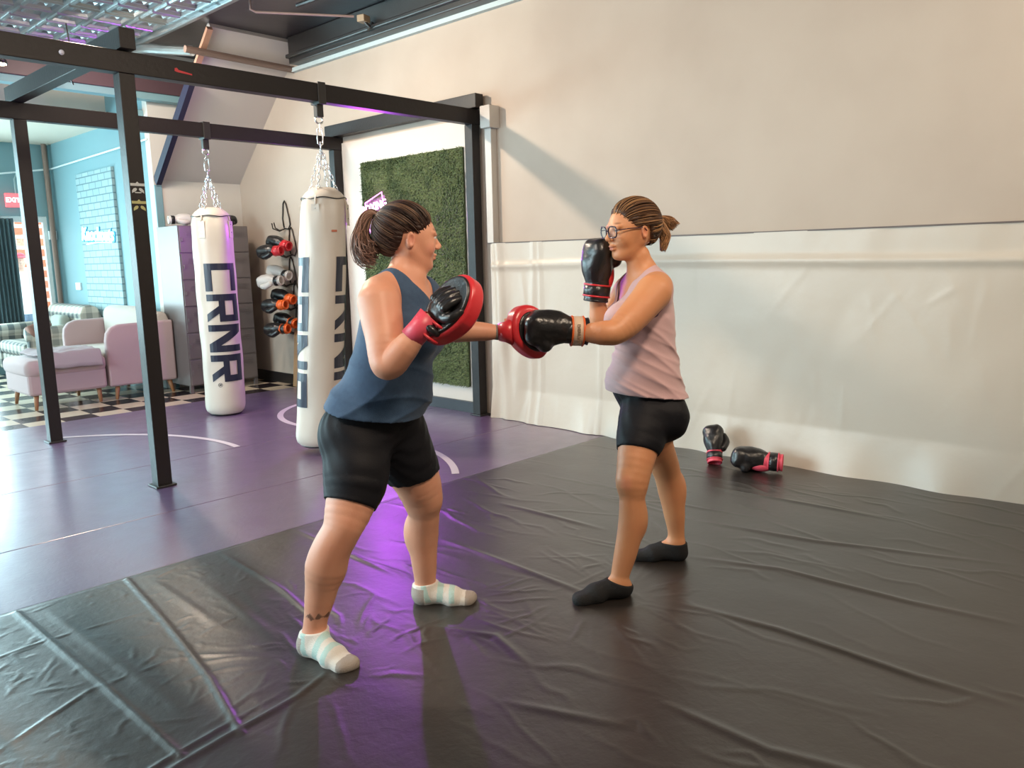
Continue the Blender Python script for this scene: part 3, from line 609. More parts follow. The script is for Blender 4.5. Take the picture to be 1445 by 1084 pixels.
def plaid():
    m = bpy.data.materials.new('grey_plaid'); m.use_nodes = True; nt = m.node_tree; b = nt.nodes['Principled BSDF']; N = nt.nodes.new; L = nt.links.new
    tc = N('ShaderNodeTexCoord'); sp = N('ShaderNodeSeparateXYZ'); L(tc.outputs['Object'], sp.inputs[0]); outs = []
    for ax in range(3):
        mt = N('ShaderNodeMath'); mt.operation = 'MULTIPLY'; mt.inputs[1].default_value = 42; L(sp.outputs[ax], mt.inputs[0])
        s_ = N('ShaderNodeMath'); s_.operation = 'SINE'; L(mt.outputs[0], s_.inputs[0]); g = N('ShaderNodeMath'); g.operation = 'GREATER_THAN'; g.inputs[1].default_value = 0; L(s_.outputs[0], g.inputs[0]); outs.append(g)
    a = N('ShaderNodeMath'); a.operation = 'ADD'; L(outs[0].outputs[0], a.inputs[0]); L(outs[1].outputs[0], a.inputs[1])
    a2 = N('ShaderNodeMath'); a2.operation = 'ADD'; L(a.outputs[0], a2.inputs[0]); L(outs[2].outputs[0], a2.inputs[1])
    r = N('ShaderNodeMapRange'); r.inputs[2].default_value = 3; L(a2.outputs[0], r.inputs[0])
    x = N('ShaderNodeMix'); x.data_type = 'RGBA'; x.inputs[6].default_value = (.55, .50, .42, 1); x.inputs[7].default_value = (.09, .10, .10, 1); L(r.outputs[0], x.inputs[0]); L(x.outputs[2], b.inputs['Base Color'])
    b.inputs['Roughness'].default_value = .9; return m
m_pl = plaid()
sf = thing('plaid_sofa', 'grey and cream plaid sofa with rolled arms under the storefront window', 'sofa', (3.4, 11.6, -.022))
MB().box(3.05, 3.9, 10.95, 12.3, .10, .32).build('sofa_base', m_pl, sf, bevel=.03)
cushion('seat_cushion', 3.02, 3.75, 11.12, 12.15, .31, .48, m_pl, sf)
MB().prism([(3.72, 11.0, .3), (3.66, 11.0, .80), (3.70, 11.0, .90), (3.80, 11.0, .93), (3.90, 11.0, .88), (3.93, 11.0, .76), (3.93, 11.0, .3)], (0, 1.28, 0)).build('backrest', m_pl, sf, bevel=.03)
for y in (10.98, 12.22):
    MB().tube([(3.02, y, .60), (3.75, y, .62)], .085, 14).build('arm', m_pl, sf, smooth=True)
    MB().box(3.03, 3.8, y-.06, y+.06, .10, .60).build('arm_side', m_pl, sf, bevel=.02)
for (x, y) in ((3.09, 11.0), (3.85, 11.0), (3.09, 12.2), (3.85, 12.2)): taper_leg(x, y, 0, 0, .12, sf, m_black, .02, .025)
pw = cushion('throw_pillow', 3.50, 3.64, 11.25, 11.65, .49, .80, mat('grey_green_pillow', (.30, .32, .28), .9), None, r=.07); tag(pw, 'small grey green pillow against the plaid sofa back', 'pillow')
cl = MB().tube([(3.08, 10.80, .60), (3.02, 10.84, .68), (3.16, 10.95, .72), (3.3, 11.05, .70), (3.35, 11.15, .50)], [.03, .045, .04, .045, .03], 8).build('jacket', mat('brown_cloth', (.28, .15, .12), .8, bump=(30, .4)), smooth=True)
tag(cl, 'brown garment thrown over the arm of the plaid sofa', 'clothing')

# brick-look panel with blue neon on the lounge wall
def brickmat():
    m = bpy.data.materials.new('white_brick'); m.use_nodes = True; nt = m.node_tree; b = nt.nodes['Principled BSDF']; N = nt.nodes.new; L = nt.links.new
    tc = N('ShaderNodeTexCoord'); mp = N('ShaderNodeMapping'); mp.inputs['Rotation'].default_value = (0, pi/2, 0)
    sp = N('ShaderNodeSeparateXYZ'); cb = N('ShaderNodeCombineXYZ'); L(tc.outputs['Object'], sp.inputs[0]); L(sp.outputs[1], cb.inputs[0]); L(sp.outputs[2], cb.inputs[1])
    bk = N('ShaderNodeTexBrick'); bk.inputs['Scale'].default_value = 1; bk.inputs['Brick Width'].default_value = .21; bk.inputs['Row Height'].default_value = .085; bk.inputs['Mortar Size'].default_value = .007
    bk.inputs['Color1'].default_value = (.32, .44, .46, 1); bk.inputs['Color2'].default_value = (.26, .39, .41, 1); bk.inputs['Mortar'].default_value = (.12, .21, .24, 1)
    L(cb.outputs[0], bk.inputs[0]); L(bk.outputs[0], b.inputs['Base Color'])
    bp = N('ShaderNodeBump'); bp.inputs['Strength'].default_value = .6; bp.inputs['Distance'].default_value = .01; L(bk.outputs[1], bp.inputs['Height']); bp.invert = True; L(bp.outputs[0], b.inputs['Normal'])
    b.inputs['Roughness'].default_value = .6; return m
bpn = MB().box(3.945, 3.979, 10.28, 11.47, .12, 2.60).build('wall_panel', brickmat()); tag(bpn, 'tall white brick panel on the pale blue lounge wall', 'wall panel')
n2s = thing('neon_sign', 'blue neon KNOCKOUTS script on the white brick panel', 'neon sign', (3.92, 10.88, 1.8))
m_nb = neon((0.60, 0.95, 1.0), 2.2, 'blue_neon'); text_obj('neon_blue_shadow', 'Knockouts', .245, frame4((3.938, 10.875, 1.805), (0, -1, -.04), (0, 0, 1)), mat('painted_blue_shadow', (.0, .25, .45), .4, emit=((.0, .30, .65), .5)), n2s, .003, .013, shear=.2)  # bold blue glowing copy behind the script paints the letters' blue shadow
text_obj('neon_lettering', 'Knockouts', .24, frame4((3.925, 10.88, 1.81), (0, -1, -.04), (0, 0, 1)), m_nb, n2s, .006, .003, shear=.2)
MB().tube([(3.925, 11.25, 1.70), (3.925, 10.9, 1.715), (3.925, 10.42, 1.70)], .008, 6).build('neon_underline', m_nb, n2s)
# white wall switch box and exit sign
tag(MB().box(3.955, 3.979, 11.75, 11.92, 1.10, 1.20).build('wall_socket', mat('white_plastic', (.75, .8, .8), .4), bevel=.004), 'small white wall plate low on the lounge wall left of the brick panel', 'wall plate')
ex = thing('exit_sign', 'red lit EXIT sign above the storefront door', 'exit sign', (3.44, 12.40, 2.22))
MB().box(3.36, 3.53, 12.38, 12.43, 2.23, 2.41).build('sign_housing', mat('exit_red', (.8, .10, .12), .4, emit=((1, .12, .14), 1.6)), ex, bevel=.004)
text_obj('sign_lettering', 'EXIT', .085, frame4((3.445, 12.376, 2.32), (1, 0, 0), (0, 0, 1)), mat('exit_white', (1, .9, .9), .4, emit=((1, .8, .8), 2.5)), ex, .002, .002)
MB().box(3.53, 3.58, 12.385, 12.43, 2.24, 2.35).build('battery_pack', m_dframe, ex)
MB().tube([(3.50, 12.42, 2.41), (3.50, 12.42, 2.60), (3.54, 12.42, 2.68)], .012).build('conduit', mat('grey_conduit', (.3, .4, .42), .5), ex)
# curtain
u = np.linspace(0, 1, 90); v = np.linspace(0, 1, 20); UU, VV = np.meshgrid(u, v, indexing='ij')
P = np.stack([3.02+.41*UU, 12.40+.028*np.sin(UU*52)+.01*np.sin(VV*3+UU*9), .36+1.72*VV], -1)
cu = grid_obj('curtain', P, mat('slate_curtain', (.07, .12, .14), .8)); so = cu.modifiers.new('thick', 'SOLIDIFY'); so.thickness = .004
tag(cu, 'dark slate curtain hanging left of the storefront door glass', 'curtain')
tc_ = thing('thermostat', 'small pale control box on the wall right of the door', 'control box', (3.93, 12.44, 1.85))
MB().box(3.865, 3.965, 12.46, 12.50, 1.80, 1.92).build('case', m_dframe, tc_, bevel=.004); MB().box(3.885, 3.945, 12.452, 12.462, 1.84, 1.89).build('display', mat('grey_plastic', (.3, .4, .42), .4), tc_)

# outside: pavement, brick building opposite
struct(MB().box(-25, 30, 12.7, 40, -.25, -.12).build('ground', mat('pavement', (.45, .45, .45), .8)))
ob = thing('brick_building', 'orange brick building across the street seen through the door glass', 'building', (5, 24, -.12))
def obrick():
    m = bpy.data.materials.new('orange_brick'); m.use_nodes = True; nt = m.node_tree; b = nt.nodes['Principled BSDF']; N = nt.nodes.new; L = nt.links.new
    tc = N('ShaderNodeTexCoord'); sp = N('ShaderNodeSeparateXYZ'); cb = N('ShaderNodeCombineXYZ'); L(tc.outputs['Object'], sp.inputs[0]); L(sp.outputs[0], cb.inputs[0]); L(sp.outputs[2], cb.inputs[1])
    bk = N('ShaderNodeTexBrick'); bk.inputs['Scale'].default_value = 1; bk.inputs['Brick Width'].default_value = .55; bk.inputs['Row Height'].default_value = .28; bk.inputs['Mortar Size'].default_value = .05
    bk.inputs['Color1'].default_value = (.42, .13, .05, 1); bk.inputs['Color2'].default_value = (.36, .10, .04, 1); bk.inputs['Mortar'].default_value = (.6, .42, .32, 1); L(cb.outputs[0], bk.inputs[0]); L(bk.outputs[0], b.inputs['Base Color'])
    b.inputs['Roughness'].default_value = .8; return m
MB().box(-6, 16, 24, 30, -.12, 2.7).build('building_wall', obrick(), ob)
MB().box(-6, 16, 23.9, 30, 2.7, 2.85).build('parapet', mat('parapet', (.6, .45, .38), .8), ob)
MB().box(7.4, 8.0, 23.85, 23.99, -.12, 2.0).build('door_panel', mat('dark_teal_door', (.06, .10, .12), .6), ob)
# ------------------------------------------------------------------ sculpting engine (signed distance fields -> surface nets)
def P3(px, py, D):
    v = RM @ np.array([px-722.5, -(py-542.0), -F]); return EYE + v*D/F
def nrm(v): v = np.array(v, float); return v/np.linalg.norm(v)
class SDF:
    def __init__(s, lo, hi, h):
        s.lo = np.array(lo, float); s.h = h; s.n = np.ceil((np.array(hi)-s.lo)/h).astype(int)+1
        s.A = np.full(s.n, 0.5, np.float32)
        s.ax = [(s.lo[i]+h*np.arange(s.n[i])).astype(np.float32) for i in range(3)]
    def _sl(s, c0, c1):
        i0 = np.maximum(0, np.floor((c0-s.lo)/s.h).astype(int)); i1 = np.minimum(s.n, np.ceil((c1-s.lo)/s.h).astype(int)+1)
        if np.any(i1 <= i0): return None
        return tuple(slice(a, b) for a, b in zip(i0, i1))
    def pts(s, sl): return (s.ax[0][sl[0]][:,None,None], s.ax[1][sl[1]][None,:,None], s.ax[2][sl[2]][None,None,:])
    def _put(s, sl, d, k, op):
        A = s.A[sl]
        if op == 'add':
            if k > 0: hh = np.clip(.5+.5*(A-d)/k, 0, 1); r = A*(1-hh)+d*hh-k*hh*(1-hh)
            else: r = np.minimum(A, d)
        elif op == 'sub':
            d = -d
            if k > 0: hh = np.clip(.5-.5*(A-d)/k, 0, 1); r = A*(1-hh)+d*hh+k*hh*(1-hh)
            else: r = np.maximum(A, d)
        s.A[sl] = r.astype(np.float32)
    def cone(s, a, b, ra, rb, k=.02, op='add', side=None, kx=1.0):
        """round cone a->b; side/kx: widen by kx along the direction side"""
        a = np.array(a, float); b = np.array(b, float); m = max(ra, rb)*max(1, kx)+max(k, .045)+3*s.h
        sl = s._sl(np.minimum(a, b)-m, np.maximum(a, b)+m)
        if sl is None: return s
        X, Y, Z_ = s.pts(sl); px, py, pz = X-a[0], Y-a[1], Z_-a[2]; d = b-a
        if side is not None:
            e = nrm(side); f = 1/kx-1
            q = px*e[0]+py*e[1]+pz*e[2]; px = px+q*f*e[0]; py = py+q*f*e[1]; pz = pz+q*f*e[2]; d = d+(d@e)*f*e
        L2 = float(d@d)+1e-9; t = np.clip((px*d[0]+py*d[1]+pz*d[2])/L2, 0, 1)
        r = ra+(rb-ra)*t; dist = np.sqrt((px-t*d[0])**2+(py-t*d[1])**2+(pz-t*d[2])**2)-r
        s._put(sl, dist, k, op); return s
    def chain(s, pts, rs, k=.015, side=None, kx=1.0, op='add', sub=4):
        """tapering limb through the points: smooth centre line, no bulges at the joints"""
        P = [np.array(p, float) for p in pts]; n = len(P); Q = []; R_ = []
        for i in range(n-1):
            p0, p1, p2, p3 = P[max(i-1, 0)], P[i], P[i+1], P[min(i+2, n-1)]
            for j in range(sub):
                t = j/sub; Q.append(.5*((2*p1)+(p2-p0)*t+(2*p0-5*p1+4*p2-p3)*t*t+(3*p1-p0-3*p2+p3)*t**3)); q = t*t*(3-2*t)*.5+t*.5; R_.append(rs[i]*(1-q)+rs[i+1]*q)
        Q.append(P[-1]); R_.append(rs[-1]); Q = np.array(Q); m = max(rs)*max(1, kx)+max(k, .045)+3*s.h
        sl = s._sl(Q.min(0)-m, Q.max(0)+m)
        if sl is None: return s
        T_ = SDF.__new__(SDF); T_.h = s.h; T_.n = np.array([x.stop-x.start for x in sl]); T_.lo = s.lo+s.h*np.array([x.start for x in sl])
        T_.ax = [s.ax[i][sl[i]] for i in range(3)]; T_.A = np.full(T_.n, .5, np.float32)
        for i in range(len(Q)-1): T_.cone(Q[i], Q[i+1], R_[i], R_[i+1], 0, 'add', side, kx)
        s._put(sl, T_.A, k, op); return s
    def ell(s, c, r, ax=None, k=.02, op='add'):
        c = np.array(c, float); r = np.array(r, float)
        A_ = np.eye(3) if ax is None else np.array([nrm(a) for a in ax]); m = max(r)+k+3*s.h; sl = s._sl(c-m, c+m)
        if sl is None: return s
        X, Y, Z_ = s.pts(sl); X = X-c[0]; Y = Y-c[1]; Z_ = Z_-c[2]; q = [X*a[0]+Y*a[1]+Z_*a[2] for a in A_]
        k0 = np.sqrt(sum((q[i]/r[i])**2 for i in range(3))); k1 = np.sqrt(sum((q[i]/r[i]**2)**2 for i in range(3)))+1e-6
        s._put(sl, k0*(k0-1)/k1, k, op); return s
    def half(s, p, n, k=0.0):
        """cut away everything on the n side of the plane through p"""
        X, Y, Z_ = s.ax[0][:,None,None], s.ax[1][None,:,None], s.ax[2][None,None,:]; n = nrm(n)
        s.A = np.maximum(s.A, ((X-p[0])*n[0]+(Y-p[1])*n[1]+(Z_-p[2])*n[2]).astype(np.float32)); return s
    def clip(s, other_fn):
        X, Y, Z_ = s.ax[0][:,None,None], s.ax[1][None,:,None], s.ax[2][None,None,:]
        s.A = np.maximum(s.A, other_fn(X, Y, Z_).astype(np.float32)); return s
    def grow(s, fn):
        X, Y, Z_ = s.ax[0][:,None,None], s.ax[1][None,:,None], s.ax[2][None,None,:]
        s.A = (s.A - fn(X, Y, Z_)).astype(np.float32); return s
    def mesh(s, smooth=1):
        A = s.A; S = A < 0; h = s.h
        c = [S[i:S.shape[0]-1+i, j:S.shape[1]-1+j, k:S.shape[2]-1+k] for i in (0,1) for j in (0,1) for k in (0,1)]
        cnt = sum(x.astype(np.int8) for x in c); act = (cnt > 0) & (cnt < 8); I = np.argwhere(act); n = len(I)
        idx = np.full(act.shape, -1, np.int32); idx[act] = np.arange(n)
        acc = np.zeros((n, 3)); num = np.zeros(n)
        for ax in range(3):
            o1, o2 = [a for a in range(3) if a != ax]
            for u in (0, 1):
                for v in (0, 1):
                    off = np.zeros(3, int); off[o1] = u; off[o2] = v; p = I+off; q = p.copy(); q[:, ax] += 1
                    a = A[p[:,0], p[:,1], p[:,2]]; b = A[q[:,0], q[:,1], q[:,2]]; m = (a < 0) != (b < 0)
                    t = np.where(m, a/(a-b+1e-12), 0); pos = off+np.zeros((n, 3)); pos[:, ax] += t
                    acc[m] += pos[m]; num[m] += 1
        V = s.lo + h*(I + acc/np.maximum(num, 1)[:, None]); Q = []
        for ax in range(3):
            o1, o2 = [a for a in range(3) if a != ax]
            a = np.take(S, range(S.shape[ax]-1), ax); b = np.take(S, range(1, S.shape[ax]), ax); E = np.argwhere(a != b)
            E = E[(E[:, o1] > 0) & (E[:, o2] > 0) & (E[:, o1] < S.shape[o1]-1) & (E[:, o2] < S.shape[o2]-1)]
            f = a[E[:,0], E[:,1], E[:,2]]
            e1 = np.zeros(3, int); e1[o1] = 1; e2 = np.zeros(3, int); e2[o2] = 1
            g = lambda q: idx[q[:,0], q[:,1], q[:,2]]
            quad = np.stack([g(E-e1-e2), g(E-e2), g(E), g(E-e1)], 1)
            flip = f if ax != 1 else ~f
            quad[~flip] = quad[~flip][:, ::-1]; Q.append(quad)
        Q = np.concatenate(Q); Q = Q[(Q >= 0).all(1)]
        for _ in range(smooth):
            acc = np.zeros_like(V); num = np.zeros(len(V))
            for a_, b_ in ((0,1), (1,2), (2,3), (3,0)):
                for p_, q_ in ((a_, b_), (b_, a_)):
                    np.add.at(acc, Q[:, p_], V[Q[:, q_]]) if False else None
                    for ax in range(3): acc[:, ax] += np.bincount(Q[:, p_], V[Q[:, q_], ax], len(V))
                    num += np.bincount(Q[:, p_], minlength=len(V))
            V = V*.45 + .55*acc/np.maximum(num, 1)[:, None]
        return V, Q
    def build(s, name, m, parent=None, smooth=1, color=None):
        V, Q = s.mesh(smooth); col = color(V) if color else None
        return raw_obj(name, V, Q, m, parent, True, col)

def head_parts(s, c, fw, up, sc, k=.012, jaw=1.0, lean=0):
    """c: centre of the skull, fw: where the face points, up: crown, sc: 1 for a 0.225 m head. adds skull, jaw, face, nose, ears to field s"""
    fw = nrm(fw); up = nrm(np.array(up)-fw*(np.dot(up, fw))); lf = np.cross(up, fw)
    T = lambda f, l, u: np.array(c)+sc*(f*fw+l*lf+u*up)
    ax = (fw, lf, up)
    s.ell(T(-.008, 0, .022), np.array([.098, .076, .092])*sc, ax, k)                     # cranium
    s.ell(T(.040, 0, -.010), np.array([.056, .060, .078])*sc, ax, .03*sc)                 # face mass
    s.ell(T(.048, 0, -.068), np.array([.036, .042*jaw, .034])*sc, ax, .03*sc)             # jaw front
    s.ell(T(.078, 0, -.088), np.array([.016, .020, .016])*sc, ax, .018*sc)                # chin
    for q in (-1, 1):
        s.cone(T(.0, .052*q, -.040), T(.062, .022*q, -.088), .018*sc*jaw, .014*sc, .025*sc)   # jaw line
        s.ell(T(.062, .036*q, -.028), np.array([.026, .024, .026])*sc, ax, .02*sc)        # cheeks
        s.ell(T(.101, .032*q, .010), np.array([.014, .017, .0135])*sc, ax, .010*sc, 'sub')  # eye sockets
        s.ell(T(.0835, .032*q, .0165), np.array([.0145, .0165, .0085])*sc, ax, .002*sc); s.ell(T(.0815, .032*q, .0005), np.array([.0135, .015, .0065])*sc, ax, .002*sc)   # eyelids
        s.cone(T(.089, .014*q, .026), T(.082, .046*q, .024), .008*sc, .007*sc, .010*sc)   # brow ridge
        # ear
        e = T(-.006, .079*q, -.006)
        s.ell(e, np.array([.0155, .009, .028])*sc, (nrm(fw-.0*lf), nrm(lf*q-.35*fw), up), .006*sc)
        s.ell(e+q*.009*sc*lf+.003*sc*fw, np.array([.009, .008, .018])*sc, ax, .003*sc, 'sub')
    s.cone(T(.093, 0, .012), T(.114, 0, -.019), .0065*sc, .0100*sc, .010*sc)               # nose bridge to tip
    for q in (-1, 1): s.ell(T(.106, .010*q, -.026), np.array([.010, .007, .007])*sc, ax, .006*sc)
    s.ell(T(.096, 0, -.050), np.array([.012, .021, .0055])*sc, ax, .006*sc)               # upper lip
    s.ell(T(.094, 0, -.062), np.array([.011, .018, .0065])*sc, ax, .006*sc)               # lower lip
    s.cone(T(.106, .018, -.0555), T(.106, -.018, -.0555), .0022*sc, .0022*sc, .003*sc, 'sub')
    return T, (fw, lf, up)

def eyes(T, ax, sc, parent, iris=(.12, .07, .04)):
    mw = mat('eye_white', (.75, .72, .70), .2); mi = mat('iris', iris, .2)
    for q in (-1, 1):
        e = SDF(T(.082, .032*q, .010)-.03*sc, T(.082, .032*q, .010)+.03*sc, .0015)
        c = T(.0835, .032*q, .010); e.ell(c, np.array([.0125]*3)*sc, ax, 0); eo = e.build('eyeball', mw, parent)
        i_ = SDF(c-.03*sc, c+.03*sc, .0012); ci = c+ax[0]*.0085*sc-ax[2]*.001; i_.ell(ci, np.array([.005, .0058, .0058])*sc, ax, 0); i_.build('iris', mi, eo)

def tubes(name, paths, r, m, parent, n=4):
    """many thin strands in one mesh. paths: (ns, np, 3)"""
    paths = np.array(paths); ns, k, _ = paths.shape; t = np.gradient(paths, axis=1); t /= np.linalg.norm(t, axis=2)[..., None]+1e-9
    up = np.array([.13, .27, .95]); u = np.cross(t, up); u /= np.linalg.norm(u, axis=2)[..., None]+1e-9; w_ = np.cross(t, u)
    r = np.array(r); r = r[None, :, None] if r.ndim == 1 else (r[..., None] if r.ndim == 2 else np.full((1,1,1), float(r)))
    V = np.stack([paths + r*(cos(a)*u+sin(a)*w_) for a in [2*pi*j/n for j in range(n)]], 2)
    idx = np.arange(ns*k*n).reshape(ns, k, n); a = idx[:, :-1]; b = idx[:, 1:]
    Q = np.stack([a, np.roll(a, -1, 2), np.roll(b, -1, 2), b], -1).reshape(-1, 4)
    return V.reshape(-1, 3), Q
def strand_obj(name, paths, r, m, parent, cols, n=4):
    V, Q = tubes(name, paths, r, m, parent, n); k = paths.shape[1]
    c = np.repeat(np.array(cols), k*n, 0); return raw_obj(name, V, Q, m, parent, True, c)

HAIRLINE = ([-.12, -.085, -.05, -.036, -.026, .010, .030, .055, .070, .085, .12], [-.075, -.070, -.058, -.030, .022, .026, .036, .054, .070, .078, .085])
def hair_cap(T, ax, sc, lift, m, parent, color, h=.004):
    """solid hair mass over the skull, cut along the hairline"""
    fw, lf, up = ax; c0 = np.array(T(0, 0, 0)); s = SDF(c0-.17*sc, c0+.17*sc, h)
    s.ell(T(-.010, 0, .022), (np.array([.098, .076, .092])+lift)*sc, ax, 0)
    def f(X, Y, Z_):
        q = [(X-c0[0])*a[0]+(Y-c0[1])*a[1]+(Z_-c0[2])*a[2] for a in ax]
        return (np.interp(q[0]/sc, *HAIRLINE)*sc - q[2])*.8
    s.clip(f)
    def g(X, Y, Z_):
        q = [(X-c0[0])*a[0]+(Y-c0[1])*a[1]+(Z_-c0[2])*a[2] for a in ax]; th = np.arctan2(q[2]-.02, np.abs(q[1])+.001)
        return .0016*np.sin(th*34+q[0]*40)+.0010*np.sin(th*61+q[0]*-60)
    s.grow(g)
    def thin(X, Y, Z_):
        q = [(X-c0[0])*a[0]+(Y-c0[1])*a[1]+(Z_-c0[2])*a[2] for a in ax]
        return -lift*1.05*sc*np.clip(1-(q[2]/sc-np.interp(q[0]/sc, *HAIRLINE))/.022, 0, 1)**1.5
    s.grow(thin); return s.build('hair', m, parent, 1, color)
def scalp_hair(T, ax, sc, base_pt, n, cols, lift0=.010, seed=1):
    r = np.random.RandomState(seed); A3 = np.array(ax); c = T(-.010, 0, .022); R_ = np.array([.098, .076, .092])*sc
    out = []; cc = []; b = (A3@(np.array(base_pt)-c))/R_; bd = b/np.linalg.norm(b)
    while len(out) < n:
        d0 = r.normal(size=3); d0 /= np.linalg.norm(d0); p = d0*R_/sc; H = np.interp(p[0]-.010, *HAIRLINE)-.022
        if p[2] < H-.002: continue
        if p[2] > H+.012 and r.rand() < .45: continue
        om = math.acos(np.clip(d0@bd, -1, 1))
        if om < .2: continue
        t = np.linspace(0, 1, 18); q = (np.sin((1-t)*om)[:, None]*d0+np.sin(t*om)[:, None]*bd)/sin(om); q /= np.linalg.norm(q, axis=1)[:, None]
        e = q@A3; lift = (lift0+r.uniform(-.002, .0025)+.003*np.sin(t*pi))*sc*np.clip(.35+t*6, 0, 1)
        pth = c+(q*R_)@A3+e*lift[:, None]; tb = np.clip((t-.88)/.12, 0, 1)[:, None]; pth = pth*(1-tb)+np.array(base_pt)*tb
        out.append(pth); g = vnoise(np.array([d0[1]*5+9.]), np.array([d0[0]*3+d0[2]*7+20.]), seed)[0]
        k = min(len(cols)-1, int(g*len(cols)*.999)) if r.rand() < .75 else r.randint(len(cols)); cc.append(np.array(cols[k])*r.uniform(.75, 1.25))
    return np.array(out), np.array(cc)
def tail_strands(path, rad, n, seed=2, flare=1.0):
    """strands following a tail path with a given bundle radius per node"""
    r = np.random.RandomState(seed); path = np.array(path, float); k = 22; ts = np.linspace(0, 1, len(path)); t = np.linspace(0, 1, k)
    base = np.stack([np.interp(t, ts, path[:, i]) for i in range(3)], 1)
    for _ in range(3): base[1:-1] = (base[:-2]+2*base[1:-1]+base[2:])/4
    R_ = np.interp(t, ts, rad); tg = np.gradient(base, axis=0); tg /= np.linalg.norm(tg, axis=1)[:, None]
    u = np.cross(tg, r_h*.3+d_h); u /= np.linalg.norm(u, axis=1)[:, None]; v = np.cross(tg, u); out = []
    for _ in range(n):
        a = r.uniform(0, 2*pi); q = sqrt(r.rand()); end = r.uniform(.78, 1.0); tt = t*end; tw = r.normal(0, .8)
        bb = np.stack([np.interp(tt, t, base[:, i]) for i in range(3)], 1); rr = np.interp(tt, t, R_)*q
        uu = np.stack([np.interp(tt, t, u[:, i]) for i in range(3)], 1); vv = np.stack([np.interp(tt, t, v[:, i]) for i in range(3)], 1)
        an = a+tw*tt+.5*tt*np.sin(tt*9+a*3); rr = rr*(1+.25*tt*r.normal()); out.append(bb+rr[:, None]*(np.cos(an)[:, None]*uu+np.sin(an)[:, None]*vv))
    return np.array(out)

def skin_color(base, lips_c, eye_T=None, blotch=.06, seed=0, extra=None):
    base = np.array(base)
    def f(V):
        n = vnoise(V[:,0]*14+V[:,2]*9, V[:,1]*14+V[:,2]*11, seed)+.5*vnoise(V[:,0]*40, V[:,2]*40+V[:,1]*30, seed+1)-.75
        c = base[None]*(1+np.array([[.3, 1.0, 1.1]])*(-blotch)*n[:, None]*1.6)
        if lips_c is not None:
            for (p, rad, colr, fw) in lips_c:
                w_ = np.clip(1.6-1.6*np.linalg.norm((V-p)/rad, axis=1), 0, 1)[:, None]*fw; c = c*(1-w_)+np.array(colr)[None]*w_
        return np.clip(c, 0, 1)
    return f
m_skin1 = mat('skin', (.8, .45, .3), .48, sss=.12, attr='col', bump=(160, .05))
m_hair = mat('hair', (.2, .1, .05), .46, attr='col', spec=.35)

def foot(s, heel, toe, ankle, k=.02, lean=0):
    """foot from heel point to toe point on the floor, ankle above; about 0.24 m long"""
    heel = np.array(heel, float); toe = np.array(toe, float); d = toe-heel; d[2] = 0; L = np.linalg.norm(d); d /= L; sd = np.array([-d[1], d[0], 0])
    q = lambda f, l, z: heel+d*f*L+sd*l+np.array([0, 0, z])
    s.ell(q(.13, 0, .033), (.036, .032, .034), (d, sd, (0,0,1)), k)                # heel
    s.cone(q(.15, 0, .04), q(.62, 0, .030), .032, .030, k, side=sd, kx=1.15)       # instep
    s.cone(np.array(ankle), q(.55, 0, .042), .034, .026, k)                          # top of the foot
    s.cone(np.array(ankle), q(.14, 0, .045), .034, .032, k)
    s.cone(q(.62, .018, .026), q(.62, -.018, .026), .027, .027, k)                  # ball
    s.cone(q(.62, .012, .022), q(.92, .018, .017), .022, .017, k)
    s.cone(q(.62, -.015, .022), q(.86, -.022, .015), .022, .015, k)
    s.ell(q(.84, 0, .016), (.036, .036, .016), (d, sd, (0,0,1)), k)
    return q
# ------------------------------------------------------------------ people
def fl(px, py):
    v = RM @ np.array([px-722.5, -(py-542.0), -F]); return EYE - v*EYE[2]/v[2]
J = lambda L: ([P3(*q[:3]) for q in L], [q[3] for q in L])
UP = np.array([0, 0, 1.0])
def rot_h(deg): a = radians(deg); return cos(a)*r_h+sin(a)*d_h       # level direction, 0 = right, 90 = away

# ---------- person in the blue tank top
F1 = rot_h(-27); S1 = rot_h(63)
near_leg = [(502,612,2.95,.122),(503,668,2.90,.112),(494,712,2.86,.087),(482,748,2.83,.068),(467,776,2.83,.069),(459,799,2.84,.071),(453,835,2.86,.057),(446,872,2.87,.043),(443,898,2.875,.040)]
far_leg = [(556,606,3.08,.118),(575,650,3.12,.107),(589,680,3.15,.092),(596,703,3.18,.079),(598,724,3.20,.063),(596,753,3.24,.066),(598,785,3.26,.054),(600,818,3.28,.044),(599,836,3.29,.041)]
spine1 = [(522,600,2.99,.130),(538,560,2.99,.130),(552,515,2.98,.128),(563,465,2.97,.128),(566,428,2.96,.108)]
n_heel, n_toe = fl(428,920), fl(499,948); f_heel, f_toe = fl(587,851), fl(671,850)
arm_near = [(535,427,2.80,.077),(539,452,2.78,.073),(543,480,2.75,.066),(544,511,2.72,.054),(553,512,2.71,.053),(570,493,2.69,.047),(588,472,2.69,.035),(602,456,2.69,.034)]
arm_far = [(598,424,3.14,.068),(618,446,3.17,.055),(638,466,3.18,.045),(655,467,3.18,.044),(680,468,3.19,.038),(702,469,3.20,.029),(716,468,3.20,.036)]
H1 = P3(574, 337, 2.95); hf1 = nrm(cos(radians(20))*r_h+sin(radians(20))*d_h-.07*UP)
